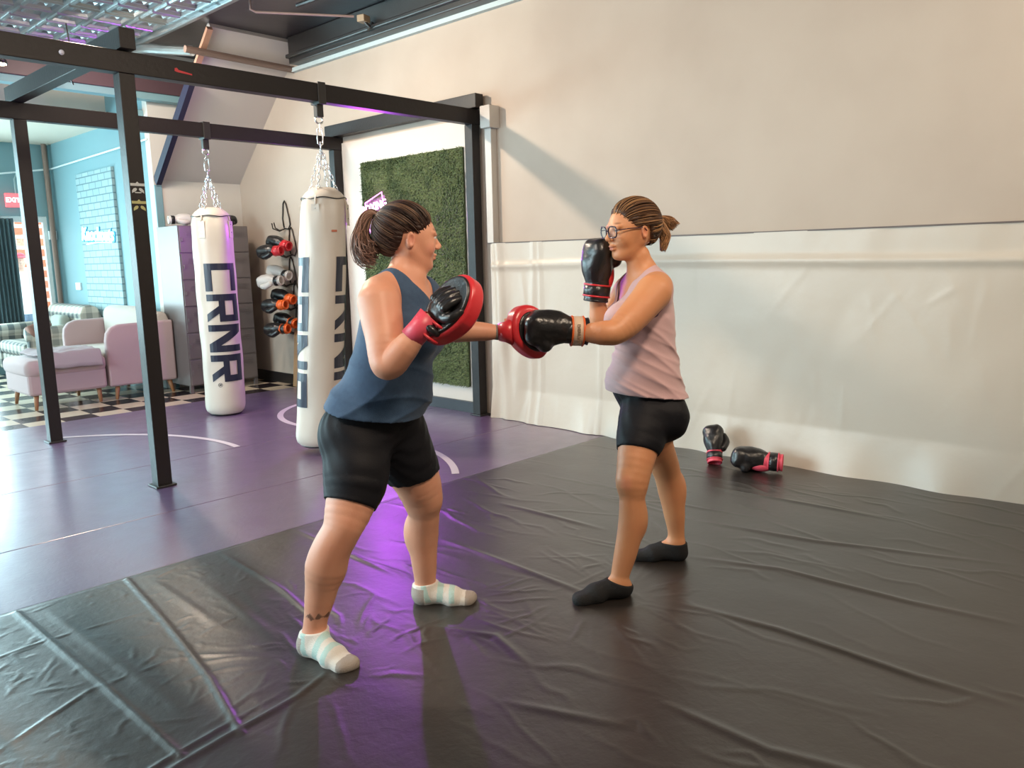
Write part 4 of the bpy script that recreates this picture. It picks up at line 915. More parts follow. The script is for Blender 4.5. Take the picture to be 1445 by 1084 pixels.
def body1(s, torso=True, skin=True, grow=0.0):
    g = lambda rs: [r_+grow for r_ in rs]
    if torso:
        p, r_ = J(spine1); s.chain(p, g(r_), .04, side=S1, kx=1.18)
        s.ell(P3(494,613,2.95), np.array([.098,.12,.105])+grow, (F1, S1, UP), .04)         # seat
        s.ell(P3(520,610,3.12), np.array([.095,.10,.10])+grow, (F1, S1, UP), .04)
        s.ell(P3(561,545,2.98), np.array([.096,.145,.120])+grow, (F1, S1, UP), .05)        # belly
        s.ell(P3(586,476,2.90), np.array([.075,.078,.075])+grow, (F1, S1, UP), .04)        # bust
        s.ell(P3(598,475,3.07), np.array([.075,.078,.075])+grow, (F1, S1, UP), .04)
        s.cone(P3(535,418,2.86), P3(596,416,3.08), .066+grow, .062+grow, .04)              # shoulder girdle
    return s
t1 = thing('person', 'person in a blue tank top and black shorts holding up red focus mitts', 'person', tuple(fl(530, 900)*[1,1,0]))
lo = np.array([1.1, 1.6, -.01]); hi = np.array([3.0, 3.3, 1.66])
pts_all = np.array([P3(410,600,2.7), P3(410,900,3.3), P3(720,480,3.3), P3(700,850,3.4), P3(540,450,2.5), P3(700,470,3.05), P3(620,330,3.1), n_toe, f_toe, n_heel])
lo = np.minimum(pts_all.min(0)-.08, 9); hi = pts_all.max(0)+.08; lo[2] = -.012; hi[2] = 1.68
s = SDF(lo, hi, .0045); body1(s)
for leg in (near_leg, far_leg):
    p, r_ = J(leg); s.chain(p, r_, .025)
s.ell(P3(471,790,2.85), (.045,.040,.085), (F1, S1, UP), .03); s.ell(P3(584,752,3.25), (.038,.036,.075), (F1, S1, UP), .03)   # calves
s.ell(P3(489,744,2.81), (.040,.042,.045), (F1, S1, UP), .03); s.ell(P3(606,705,3.16), (.040,.042,.045), (F1, S1, UP), .03)   # knees
foot(s, n_heel, n_toe, P3(444,893,2.875)); foot(s, f_heel, f_toe, P3(599,832,3.29))
for arm in (arm_near, arm_far):
    p, r_ = J(arm); s.chain(p, r_, .022)
s.cone(P3(572,404,2.96), P3(573,372,2.95), .060, .056, .035)                              # neck
s.cone(P3(566,392,2.94), P3(538,412,2.84), .048, .050, .04); s.cone(P3(576,394,2.98), P3(594,412,3.08), .044, .046, .04)
# hands closed inside the mitts: palm, curled fingers, thumb
def fist(s, w, f, t, sd, sc=1.0):
    f, t, sd = nrm(f), nrm(t), nrm(sd); q = lambda a, b, c_: np.array(w)+sc*(a*f+b*t+c_*sd)
    s.ell(q(.045, 0, 0), np.array([.048, .018, .040])*sc, (f, t, sd), .012)
    for i, o in enumerate((-.030, -.010, .010, .029)):
        L = (.90, 1.0, .97, .82)[i]
        s.chain([q(.080, .004, o), q(.080+.030*L, -.008, o), q(.080+.034*L, -.034, o), q(.085, -.044, o)], [.0095*sc, .0090*sc, .0085*sc, .0078*sc], .003)
    s.chain([q(.025, -.008, -.036), q(.055, -.026, -.046), q(.080, -.040, -.034)], [.013*sc, .0105*sc, .009*sc], .008)
m1A = nrm(.62*r_h+.78*UP); m1N = nrm(.66*d_h+.75*(.78*r_h-.62*UP)); m1B = np.cross(m1A, m1N)
m2A = nrm(-.38*r_h+.92*UP-.1*d_h); m2N = nrm(.60*r_h-.78*d_h-.12*UP+.0*m2A); m2N = nrm(m2N-m2A*(m2N@m2A)); m2B = np.cross(m2A, m2N)
fist(s, P3(606,456,2.70), m1A*.8+m1N*.1, -m1N, m1B, .62); fist(s, P3(712,469,3.22), r_h, -m2N, m2B, .55)
T1, ax1 = head_parts(s, H1, hf1, UP-.0*r_h, 1.08, jaw=1.12)
s.cone(T1(.030, 0, -.085), P3(584,392,2.95), .034, .040, .03)                             # soft chin
lip = (.62, .20, .17); SK1 = (.64, .30, .19)
cl1 = [(T1(.100, 0, -.056), np.array([.016, .022, .016]), (.52, .17, .15), .8), (T1(.085, .036, .034), np.array([.012,.018,.005])*1.2, (.16,.08,.05), .8), (T1(.085, -.036, .034), np.array([.012,.018,.005])*1.2, (.16,.08,.05), .8),
       (T1(.070, -.046, -.030), np.array([.03,.03,.03]), (.74, .30, .22), .5), (T1(-.002,-.078,-.006), np.array([.02,.02,.03]), (.72,.28,.20), .6)]
f_skin = skin_color(SK1, cl1, seed=3)
tat = P3(447, 871, 2.83)
def col1(V):
    c = f_skin(V); u = (V-tat)@r_h; z = V[:,2]-tat[2]; m = (np.abs(z-.004*np.sin(u*160)) < .0065+.005*np.sin(u*210)) & (np.abs(u) < .040) & (((V-tat)@d_h) < .05)
    c[m] = c[m]*.28; return c
b1 = s.build('body', m_skin1, t1, 1, col1); eyes(T1, ax1, 1.08, t1)
print('body1', len(b1.data.vertices))

# shorts
m_short = mat('black_stretch_fabric', (.007, .007, .010), .58, bump=(300, .15), spec=.2)
s = SDF([lo[0], lo[1], .45], [hi[0], hi[1], 1.05], .0045); g = .007
body1(s, grow=g)
for leg, kk in ((near_leg[:4], 1), (far_leg[:4], 1)):
    p, r_ = J(leg); s.chain(p, [q+g for q in r_], .025)
def hem_clip(s, p, ax_, other, side_pt):
    """remove what lies beyond the hem plane but only on this leg's side"""
    p = np.array(p); n = nrm(ax_); o = np.array(side_pt)
    def f(X, Y, Z_):
        d = (X-p[0])*n[0]+(Y-p[1])*n[1]+(Z_-p[2])*n[2]
        m_ = (p+o)/2; e = nrm(p-o); sd = (X-m_[0])*e[0]+(Y-m_[1])*e[1]+(Z_-m_[2])*e[2]
        return np.where(sd > 0, d, -1)
    s.clip(f)
pn, pf = P3(494,712,2.86), P3(583,668,3.15)
hem_clip(s, pn, P3(482,748,2.83)-P3(503,668,2.90), None, pf); hem_clip(s, pf, P3(598,724,3.20)-P3(575,650,3.12), None, pn)
s.half(P3(530,540,2.99), UP)
s.grow(lambda X, Y, Z_: .0012*np.sin(90*Z_+25*X+18*np.sin(9*Y+4*X)))
s.build('shorts', m_short, t1)
# tank top
m_tank1 = mat('blue_heather_fabric', (.022, .058, .125), .75, bump=(380, .2), sheen=.15, mix=((.030, .075, .15), 60, .3, .7))
s = SDF([lo[0], lo[1], .70], [hi[0], hi[1], 1.50], .0045); body1(s, grow=.011)
s.cone(P3(524,585,2.97), P3(543,560,2.97), .148, .142, .05, side=S1, kx=1.12)
s.ell(P3(507,580,2.96), (.105,.145,.10), (F1, S1, UP), .04)
s.cone(P3(566,392,2.94), P3(538,412,2.84), .054, .050, .03); s.cone(P3(576,394,2.98), P3(594,412,3.08), .050, .050, .03)
s.grow(lambda X, Y, Z_: .004*np.sin(46*(Z_-.95)+9*((X*r_h[0]+Y*r_h[1]))+3*np.sin(7*X+11*Y))*np.clip((1.22-Z_)/.2, 0, 1)*np.clip(1.6*vn3(X, Y, Z_), 0, 1)+.0025*np.sin(23*(X*r_h[0]+Y*r_h[1])-38*Z_+2*np.sin(14*Z_))*np.clip((1.15-Z_)/.2, 0, 1)) if False else None
def wr1(X, Y, Z_):
    a = X*r_h[0]+Y*r_h[1]; b = X*d_h[0]+Y*d_h[1]; low = np.clip((1.12-Z_)/.2, 0, 1)
    return low*(.011*(1-np.abs(np.sin(30*Z_+11*a+1.5*np.sin(9*a+5*b))))**2*(.5+.5*np.sin(5*a+8*b+6*Z_))+.007*(1-np.abs(np.sin(13*a-19*Z_+1.2*np.sin(12*Z_))))**2)
s.grow(wr1)
hp = P3(530,594,2.84); hn = nrm(-UP - .20*F1); s.half(hp, hn)
# armholes and neckline
s.cone(P3(536,434,2.72), P3(516,400,2.80), .116, .104, .012, 'sub'); s.cone(P3(525,455,2.68), P3(530,430,2.74), .090, .105, .012, 'sub')
s.cone(P3(612,420,3.24), P3(616,440,3.24), .092, .085, .012, 'sub'); s.cone(P3(606,395,3.20), P3(612,430,3.26), .06, .08, .012, 'sub')
s.ell(P3(588,398,2.96), (.075,.078,.125), (F1, S1, UP), .012, 'sub'); s.ell(P3(574,385,2.96), (.085,.080,.055), (F1, S1, UP), .012, 'sub')
s.build('tank_top', m_tank1, t1)
m_bra = mat('dark_strap', (.03, .025, .04), .6)
s = SDF([lo[0], lo[1], 1.0], [hi[0], hi[1], 1.50], .0045); body1(s, grow=.005)
s.cone(P3(566,392,2.94), P3(538,412,2.84), .050, .047, .03); s.cone(P3(576,394,2.98), P3(594,412,3.08), .046, .047, .03)
s.cone(P3(536,434,2.72), P3(516,400,2.80), .107, .095, .012, 'sub'); s.cone(P3(525,455,2.68), P3(530,430,2.74), .082, .096, .012, 'sub')
s.cone(P3(612,420,3.24), P3(616,440,3.24), .092, .085, .012, 'sub'); s.ell(P3(588,398,2.96), (.075,.078,.125), (F1, S1, UP), .012, 'sub'); s.ell(P3(574,385,2.96), (.085,.080,.055), (F1, S1, UP), .012, 'sub')
s.half(P3(560,505,2.98), -UP); s.build('sports_bra', m_bra, t1)
# socks
m_sock1 = bpy.data.materials.new('pale_sock'); m_sock1 = mat('sock_knit', (.7, .7, .66), .85, attr='col', bump=(260, .4))
def sock(heel, toe, ank, top_pt, top_n, parent, m, grow_=.0055, color=None, leg=None):
    c = (np.array(heel)+np.array(toe))/2; s = SDF(c-[.2,.2,.02], c+[.2,.2,.24], .0035)
    foot(s, heel, toe, ank); p, r_ = J(leg[-4:]); s.chain(p, r_, .025)
    s.A -= np.float32(grow_); s.half((0,0,.0015), (0,0,-1)); s.half(top_pt, top_n)
    return s.build('sock', m, parent, 1, color)
def sockcol(heel, toe):
    heel = np.array(heel); d = np.array(toe)-heel; L = np.linalg.norm(d); d = d/L
    def f(V):
        u = ((V-heel)@d)/L; z = V[:,2]; c = np.tile([[.70,.66,.60]], (len(V), 1))
        grey = (u > .84) | ((u < .16) & (z < .075)); c[grey] = [.36,.31,.27]
        band = ((np.abs(u-.42-.3*(z-.03)) < .05) | (np.abs(u-.62) < .045) | (np.abs(u-.26+z*1.2) < .045)) & (z > .02); c[band & ~grey] = [.45,.62,.58]; return c
    return f
sock(n_heel, n_toe, P3(444,893,2.875), np.array([*P3(444,897,2.87)[:2], .092]), UP-.10*F1, t1, m_sock1, color=sockcol(n_heel, n_toe), leg=near_leg)
sock(f_heel, f_toe, P3(599,832,3.29), np.array([*P3(599,835,3.29)[:2], .086]), UP-.10*F1, t1, m_sock1, color=sockcol(f_heel, f_toe), leg=far_leg)
# hair
hc1 = [(.030,.012,.008),(.045,.020,.012),(.075,.036,.022),(.022,.010,.007),(.15,.085,.05)]
base1 = P3(534, 305, 2.94)
HAIRLINE = ([-.12, -.085, -.05, -.036, -.026, .010, .030, .055, .070, .085, .12], [-.075, -.070, -.058, -.030, .018, .016, .018, .034, .052, .066, .075])
hc = hair_cap(T1, ax1, 1.08, .008, m_hair, t1, lambda V: np.tile([[.026,.011,.007]], (len(V), 1)))
ps, cc = scalp_hair(T1, ax1, 1.08, base1, 900, hc1, seed=4); strand_obj('hair_strands', ps, np.linspace(.0016,.0014,18), m_hair, hc, cc)
tp1 = [base1, P3(525,299,2.94), P3(515,307,2.93), P3(509,326,2.93), P3(509,344,2.92), P3(519,358,2.92), P3(534,364,2.92)]
ps = tail_strands(tp1, [.010,.016,.022,.026,.036,.050,.040], 420, 6); k_ = rng.rand(len(ps)); cc = np.array([np.array([.20,.11,.08])*(.3+1.4*q) for q in k_])
strand_obj('ponytail', ps, np.linspace(.0018,.0010,22), m_hair, hc, cc)
s = SDF(base1-.05, base1+.05, .002); s.cone(base1-.006*r_h, base1-.016*r_h+.0*UP, .014, .014, .004); s.build('hair_tie', m_black, hc)
wb = MB(); a_, b_ = P3(698,469,3.20), P3(705,469,3.20); wb.tube([a_, (a_+b_)/2, b_], [.0305,.0315,.0305], 20); wb.build('wristband', mat('grey_band', (.22,.20,.18), .7), t1, smooth=True)
# bra strap line on the near shoulder
pth = [P3(504,432,2.80), P3(507,420,2.77), P3(516,405,2.765), P3(530,396,2.79), P3(545,392,2.84)]

# ---------- person in the pink tank top
F2 = rot_h(180+15); S2 = np.cross(UP, F2)          # S2 = her left, towards the viewer
near_leg2 = [(912,592,3.36,.110),(905,615,3.32,.096),(899,640,3.29,.080),(893,676,3.26,.068),(892,704,3.26,.052),(891,738,3.27,.054),(884,775,3.28,.048),(875,812,3.29,.038),(873,828,3.29,.037)]
far_leg2 = [(930,592,3.52,.105),(922,620,3.54,.086),(935,650,3.57,.067),(942,670,3.60,.060),(947,692,3.63,.060),(951,720,3.65,.050),(954,749,3.67,.038),(954,768,3.68,.036)]
spine2 = [(919,580,3.43,.118),(915,545,3.42,.118),(911,500,3.40,.112),(908,450,3.38,.116),(911,420,3.37,.098)]
arm_n2 = [(922,413,3.22,.074),(906,432,3.18,.067),(888,452,3.14,.061),(870,468,3.11,.050),(854,470,3.11,.049),(838,470,3.14,.042),(824,469,3.17,.032),(812,467,3.18,.034)]
arm_f2 = [(885,412,3.52,.064),(868,440,3.52,.055),(850,466,3.50,.044),(846,452,3.47,.044),(844,432,3.45,.036),(842,415,3.43,.030),(842,405,3.43,.033)]
n2h, n2t = fl(889,838), fl(809,853); f2h, f2t = fl(967,790), fl(893,789)
H2 = P3(893, 325, 3.32); a30 = radians(22); hf2 = nrm(-cos(a30)*r_h-sin(a30)*d_h-.10*UP)
def body2(s, grow=0.0):
    p, r_ = J(spine2); s.chain(p, [q+grow for q in r_], .04, side=S2, kx=1.2)
    s.ell(P3(941,588,3.36), np.array([.085,.10,.10])+grow, (F2, S2, UP), .04); s.ell(P3(938,588,3.50), np.array([.085,.10,.10])+grow, (F2, S2, UP), .04)
    s.ell(P3(893,535,3.41), np.array([.085,.120,.105])+grow, (F2, S2, UP), .05)
    s.ell(P3(879,453,3.31), np.array([.070,.072,.070])+grow, (F2, S2, UP), .035); s.ell(P3(876,453,3.46), np.array([.070,.072,.070])+grow, (F2, S2, UP), .035)
    s.cone(P3(924,412,3.27), P3(892,412,3.46), .060+grow, .058+grow, .04)
    return s
t2 = thing('person', 'person in glasses and a pale pink tank top punching with black boxing gloves', 'person', tuple(fl(890, 815)*[1,1,0]))
pts_all = np.array([P3(800,470,3.1), P3(970,600,3.4), P3(970,790,3.75), P3(805,850,3.2), P3(850,470,3.6), P3(860,340,3.2), n2t, f2t, n2h, f2h, P3(870,470,3.0)])
lo = pts_all.min(0)-.08; hi = pts_all.max(0)+.08; lo[2] = -.012; hi[2] = 1.70
s = SDF(lo, hi, .0045); body2(s)
for leg in (near_leg2, far_leg2): p, r_ = J(leg); s.chain(p, r_, .022)
s.ell(P3(901,733,3.28), (.036,.036,.075), (F2, S2, UP), .03); s.ell(P3(956,690,3.64), (.036,.036,.075), (F2, S2, UP), .03)
s.ell(P3(884,680,3.24), (.036,.040,.045), (F2, S2, UP), .025)
foot(s, n2h, n2t, P3(873,824,3.29)); foot(s, f2h, f2t, P3(954,766,3.68))
for arm in (arm_n2, arm_f2): p, r_ = J(arm); s.chain(p, r_, .020)
s.cone(P3(908,398,3.36), P3(900,362,3.33), .056, .051, .03)
s.cone(P3(913,385,3.34), P3(930,402,3.26), .044, .048, .04); s.cone(P3(900,388,3.38), P3(888,404,3.48), .040, .044, .04)
fist(s, P3(808,467,3.18), -r_h+.1*UP, UP, -d_h, .72); fist(s, P3(842,398,3.43), UP, -r_h, -d_h, .72)
T2, ax2 = head_parts(s, H2, hf2, UP+.06*r_h, 1.08, jaw=1.0)
SK2 = (.60, .265, .125)
cl2 = [(T2(.100, 0, -.056), np.array([.016, .022, .014]), (.50, .14, .12), .8), (T2(.085, .036, .034), np.array([.012,.018,.005])*1.2, (.14,.07,.04), .7), (T2(.085, -.036, .034), np.array([.012,.018,.005])*1.2, (.14,.07,.04), .7),
       (T2(-.002,.078,-.006), np.array([.02,.02,.03]), (.68,.24,.15), .6), (P3(884,682,3.2), np.array([.03,.03,.04]), (.66,.26,.17), .5)]
b2 = s.build('body', m_skin1, t2, 1, skin_color(SK2, cl2, seed=9)); eyes(T2, ax2, 1.08, t2)
print('body2', len(b2.data.vertices))
# shorts
s = SDF([lo[0], lo[1], .45], [hi[0], hi[1], 1.05], .0045); body2(s, .006)
for leg in (near_leg2[:4], far_leg2[:4]): p, r_ = J(leg); s.chain(p, [q+.007 for q in r_], .022)
pn, pf = P3(899,637,3.29), P3(924,616,3.54)
hem_clip(s, pn, P3(894,676,3.26)-P3(905,615,3.32)-.0*UP, None, pf); hem_clip(s, pf, P3(938,650,3.57)-P3(922,620,3.54)+.0*UP, None, pn)
s.half(P3(915,530,3.4), UP); s.grow(lambda X, Y, Z_: .0012*np.sin(80*Z_+25*X+16*np.sin(9*Y+4*X)))
s.build('shorts', m_short, t2)
# tank top
m_tank2 = mat('pale_pink_fabric', (.56, .36, .37), .7, bump=(380, .2), sheen=.3)
s = SDF([lo[0], lo[1], .70], [hi[0], hi[1], 1.50], .0045); body2(s, .010)
s.cone(P3(917,570,3.42), P3(912,530,3.41), .132, .126, .04, side=S2, kx=1.18); s.ell(P3(939,580,3.43), (.10,.15,.10), (F2, S2, UP), .04)
s.ell(P3(890,545,3.41), (.100,.135,.09), (F2, S2, UP), .04)
s.cone(P3(913,385,3.34), P3(930,402,3.26), .050, .050, .03); s.cone(P3(900,388,3.38), P3(888,404,3.48), .046, .048, .03)
def wr2(X, Y, Z_):
    a = X*r_h[0]+Y*r_h[1]; b = X*d_h[0]+Y*d_h[1]; low = np.clip((1.18-Z_)/.2, 0, 1)
    return low*(.011*(1-np.abs(np.sin(32*(Z_+.55*a)+1.4*np.sin(8*a+6*b))))**2*(.4+.6*np.sin(6*a+9*b+9*Z_)**2)+.004*(1-np.abs(np.sin(55*(Z_+.5*a)+1)))**2)
s.grow(wr2)
s.half(P3(920,562,3.27), nrm(-UP+.10*F2))
s.cone(P3(928,420,3.13), P3(938,404,3.15), .127, .113, .012, 'sub'); s.cone(P3(918,440,3.06), P3(926,418,3.12), .082, .094, .012, 'sub')
s.cone(P3(880,415,3.60), P3(880,400,3.60), .085, .08, .012, 'sub')
s.ell(P3(882,396,3.37), (.075,.072,.110), (F2, S2, UP), .012, 'sub'); s.ell(P3(900,385,3.36), (.080,.076,.060), (F2, S2, UP), .012, 'sub')
s.build('tank_top', m_tank2, t2)
s = SDF([lo[0], lo[1], 1.0], [hi[0], hi[1], 1.50], .0045); body2(s, .005)
s.cone(P3(913,385,3.34), P3(930,402,3.26), .047, .047, .03); s.cone(P3(900,388,3.38), P3(888,404,3.48), .043, .045, .03)
s.cone(P3(928,420,3.13), P3(938,404,3.15), .109, .095, .012, 'sub'); s.cone(P3(918,440,3.06), P3(926,418,3.12), .074, .086, .012, 'sub'); s.cone(P3(880,415,3.60), P3(880,400,3.60), .085, .08, .012, 'sub')
s.ell(P3(882,396,3.37), (.068,.065,.100), (F2, S2, UP), .012, 'sub'); s.ell(P3(900,385,3.36), (.080,.076,.060), (F2, S2, UP), .012, 'sub')
s.half(P3(910,490,3.38), -UP); s.build('sports_bra', mat('plum_fabric', (.09,.035,.08), .7), t2)
m_sock2 = mat('black_sock', (.006,.006,.007), .85, bump=(260, .4))
sock(n2h, n2t, P3(873,824,3.29), P3(874,822,3.28), UP-.35*F2, t2, m_sock2, leg=near_leg2); sock(f2h, f2t, P3(954,766,3.68), P3(954,765,3.68), UP, t2, m_sock2, leg=far_leg2)
# hair
HAIRLINE = ([-.12, -.085, -.05, -.036, -.026, .010, .030, .055, .070, .085, .12], [-.075, -.070, -.058, -.030, .020, .018, .018, .040, .064, .076, .083])
base2 = P3(927, 312, 3.37); hc2 = [(.05,.020,.008),(.085,.036,.014),(.32,.165,.07),(.04,.016,.007),(.13,.060,.024)]
hc = hair_cap(T2, ax2, 1.08, .008, m_hair, t2, lambda V: np.tile([[.05,.021,.009]], (len(V), 1)))
ps, cc = scalp_hair(T2, ax2, 1.08, base2, 900, hc2, seed=8); strand_obj('hair_strands', ps, np.linspace(.0016,.0014,18), m_hair, hc, cc)
ps = np.concatenate([tail_strands([base2, P3(935,309,3.39), P3(944,313,3.40), P3(953,323,3.40)], [.008,.016,.026,.026], 200, 3), tail_strands([base2, P3(934,316,3.38), P3(939,334,3.38), P3(935,355,3.37)], [.009,.014,.022,.010], 240, 5)])
cc = np.array([np.array([.30,.15,.065])*(.2+1.6*q) for q in rng.rand(len(ps))]); strand_obj('ponytail', ps, np.linspace(.0018,.0010,22), m_hair, hc, cc)
s = SDF(base2-.05, base2+.05, .002); s.cone(base2, base2+.010*r_h, .013, .013, .004); s.build('hair_tie', m_black, hc)
# glasses
m_lens = m_glass.copy(); m_lens.name = 'spectacle_lens'; [setattr(n_.inputs[0], 'default_value', .02) for n_ in m_lens.node_tree.nodes if n_.bl_idname == 'ShaderNodeMixShader']; [setattr(n_.inputs['Roughness'], 'default_value', .35) for n_ in m_lens.node_tree.nodes if n_.bl_idname == 'ShaderNodeBsdfAnisotropic']
m_fr = mat('dark_plum_frame', (.03,.012,.03), .25); gp = None
gl_ = MB(); sc_ = 1.10
for q in (-1, 1):
    c = T2(.112, .034*q, .004); ring = [c + sc_*(.0255*np.sign(cos(a))*abs(cos(a))**.8*ax2[1]+.021*np.sign(sin(a))*abs(sin(a))**.8*ax2[2]-.004*abs(cos(a))*ax2[0]*0) - ax2[0]*sc_*.006*(1 if q*cos(a) > .3 else 0) for a in np.linspace(0, 2*pi, 24, endpoint=False)]
    gl_.tube(ring, .0030, 6, closed=True)
    gl_.tube([T2(.106, .058*q, .010), T2(.060, .073*q, .012), T2(.0, .082*q, .010), T2(-.012, .083*q, -.004)], .0022, 6)
gl_.tube([T2(.113, .010, .008), T2(.119, 0, .010), T2(.113, -.010, .008)], .002, 6)
gp = gl_.build('glasses', m_fr, t2, smooth=True)
for q in (-1, 1):
    c = T2(.111, .034*q, .004); MB().lathe([(.020, 0), (.021, .001)], c, 20, axis=ax2[0]).build('lens', m_lens, gp)

# ------------------------------------------------------------------ gloves and mitts
m_lblk = mat('black_leather', (.012, .011, .012), .30, spec=.6, bump=(45, .25)); m_lred = mat('red_leather', (.62, .030, .040), .30, spec=.55, bump=(30, .12))
m_pinkl = mat('pink_red_leather', (.70, .075, .12), .4); m_orng = mat('orange_leather', (.72, .12, .02), .4); m_lwht = mat('white_leather', (.66, .62, .58), .4)
m_creamst = mat('cream_strap', (.62, .48, .36), .5); m_lin = mat('dark_lining', (.02, .015, .03), .8)
def glove(label, w, f, t, m_pad, m_cuff, m_strap, group, sc=1.0, h=.004, thumb=1, m_palm=None, text=None, lining=True, fs=1.0):
    """w: wrist point, f: towards the knuckles, t: back-of-hand side; thumb: which side carries it"""
    f = nrm(f); t = nrm(np.array(t)-f*np.dot(t, f)); sd = np.cross(f, t)*thumb; w = np.array(w, float); A = (f, t, sd)
    q = lambda a, b, c_: w+sc*(a*fs*f+b*t+c_*sd)
    g = thing('boxing_glove', label, 'boxing glove', tuple(w), group)
    R_ = .20*max(sc, 1); c0 = q(.08, 0, 0)
    s = SDF(c0-R_, c0+R_, h)
    s.ell(q(.115, .012, 0), np.array([.070*fs, .052, .062])*sc, A, .02); s.ell(q(.075, .014, 0), np.array([.065*fs, .046, .054])*sc, A, .03)
    s.cone(q(.150, .018, .022), q(.150, .018, -.024), .040*sc, .040*sc, .02); s.cone(q(.158, -.014, .026), q(.158, -.014, -.028), .034*sc, .034*sc, .02)
    s.cone(q(.115, -.040, .026), q(.115, -.040, -.026), .028*sc, .028*sc, .02); s.cone(q(.03, .004, 0), q(.06, .006, 0), .044*sc, .050*sc, .02)
    s.grow(lambda X, Y, Z_: .0012*np.sin(70*X+50*Z_+2*np.sin(40*Y)))
    pad = s.build('padding', m_pad, g)
    s = SDF(c0-R_, c0+R_, h); s.chain([q(.040, -.014, .050), q(.085, -.030, .064), q(.125, -.030, .054)], [.026*sc, .028*sc, .023*sc], .015); s.build('thumb', m_pad, g)
    s = SDF(c0-R_, c0+R_, h); s.cone(q(-.055, 0, 0), q(.03, .002, 0), .043*sc, .043*sc, 0, side=sd, kx=1.05); s.half(q(-.060, 0, 0), -f); s.half(q(.030, 0, 0), f)
    if lining: s.cone(q(-.12, 0, 0), q(-.035, 0, 0), .034*sc, .030*sc, 0, 'sub')
    cf = s.build('cuff', m_cuff, g)
    if m_palm is not None:
        s = SDF(c0-R_, c0+R_, h); s.ell(q(.045, -.030, .0), np.array([.060, .026, .040])*sc, A, .01); s.build('palm_panel', m_palm, g)
    ring = lambda a, rr, n_=28: [q(a, rr*cos(x), rr*1.05*sin(x)) for x in np.linspace(0, 2*pi, n_, endpoint=False)]
    mb = MB(); V = []; n_ = 28
    prof = [(-.040, .0440), (-.038, .0475), (.002, .0475), (.004, .0440)]
    for a, rr in prof: V += ring(a, rr)
    Q = [(i*n_+j, i*n_+(j+1) % n_, (i+1)*n_+(j+1) % n_, (i+1)*n_+j) for i in range(3) for j in range(n_)]; st = mb.add(V, Q).build('strap', m_strap, g, smooth=True)
    for a in (-.041, .005): MB().tube(ring(a, .0465), .0035*sc, 6, closed=True).build('piping', m_cuff, st, smooth=True)
    MB().tube(ring(-.059, .040), .005*sc, 6, closed=True).build('cuff_rim', m_cuff, cf, smooth=True)
    return g, q, A
# the pair worn by the person in pink
g1, q1, A1 = glove('black boxing glove with a cream strap punching into the far red mitt', P3(808,467,3.18), -r_h+.06*UP-.05*d_h, UP-.1*d_h, m_lblk, m_lblk, m_creamst, 'worn black boxing gloves', 1.25, .0035, thumb=1, fs=.78)
for ch_ in g1.children_recursive:
    if ch_.name.startswith('piping'): ch_.data.materials[0] = m_orng
g2, q2, A2 = glove('black and red boxing glove raised beside the chin of the person in glasses', P3(843,404,3.43), UP+.12*r_h, -r_h*.8-d_h*.4, m_lblk, m_lblk, m_lblk, 'worn black boxing gloves', 1.2, .0035, thumb=-1, m_palm=m_lred, fs=.86)
for ch_ in g2.children_recursive:
    if ch_.name.startswith('piping'): ch_.data.materials[0] = m_lred
text_obj('strap_lettering', 'EVERLAST', .0175, frame4(q1(-.018, 0, -.0512), -UP, r_h), mat('brown_print', (.20,.12,.07), .6), g1, .0006, .0004)

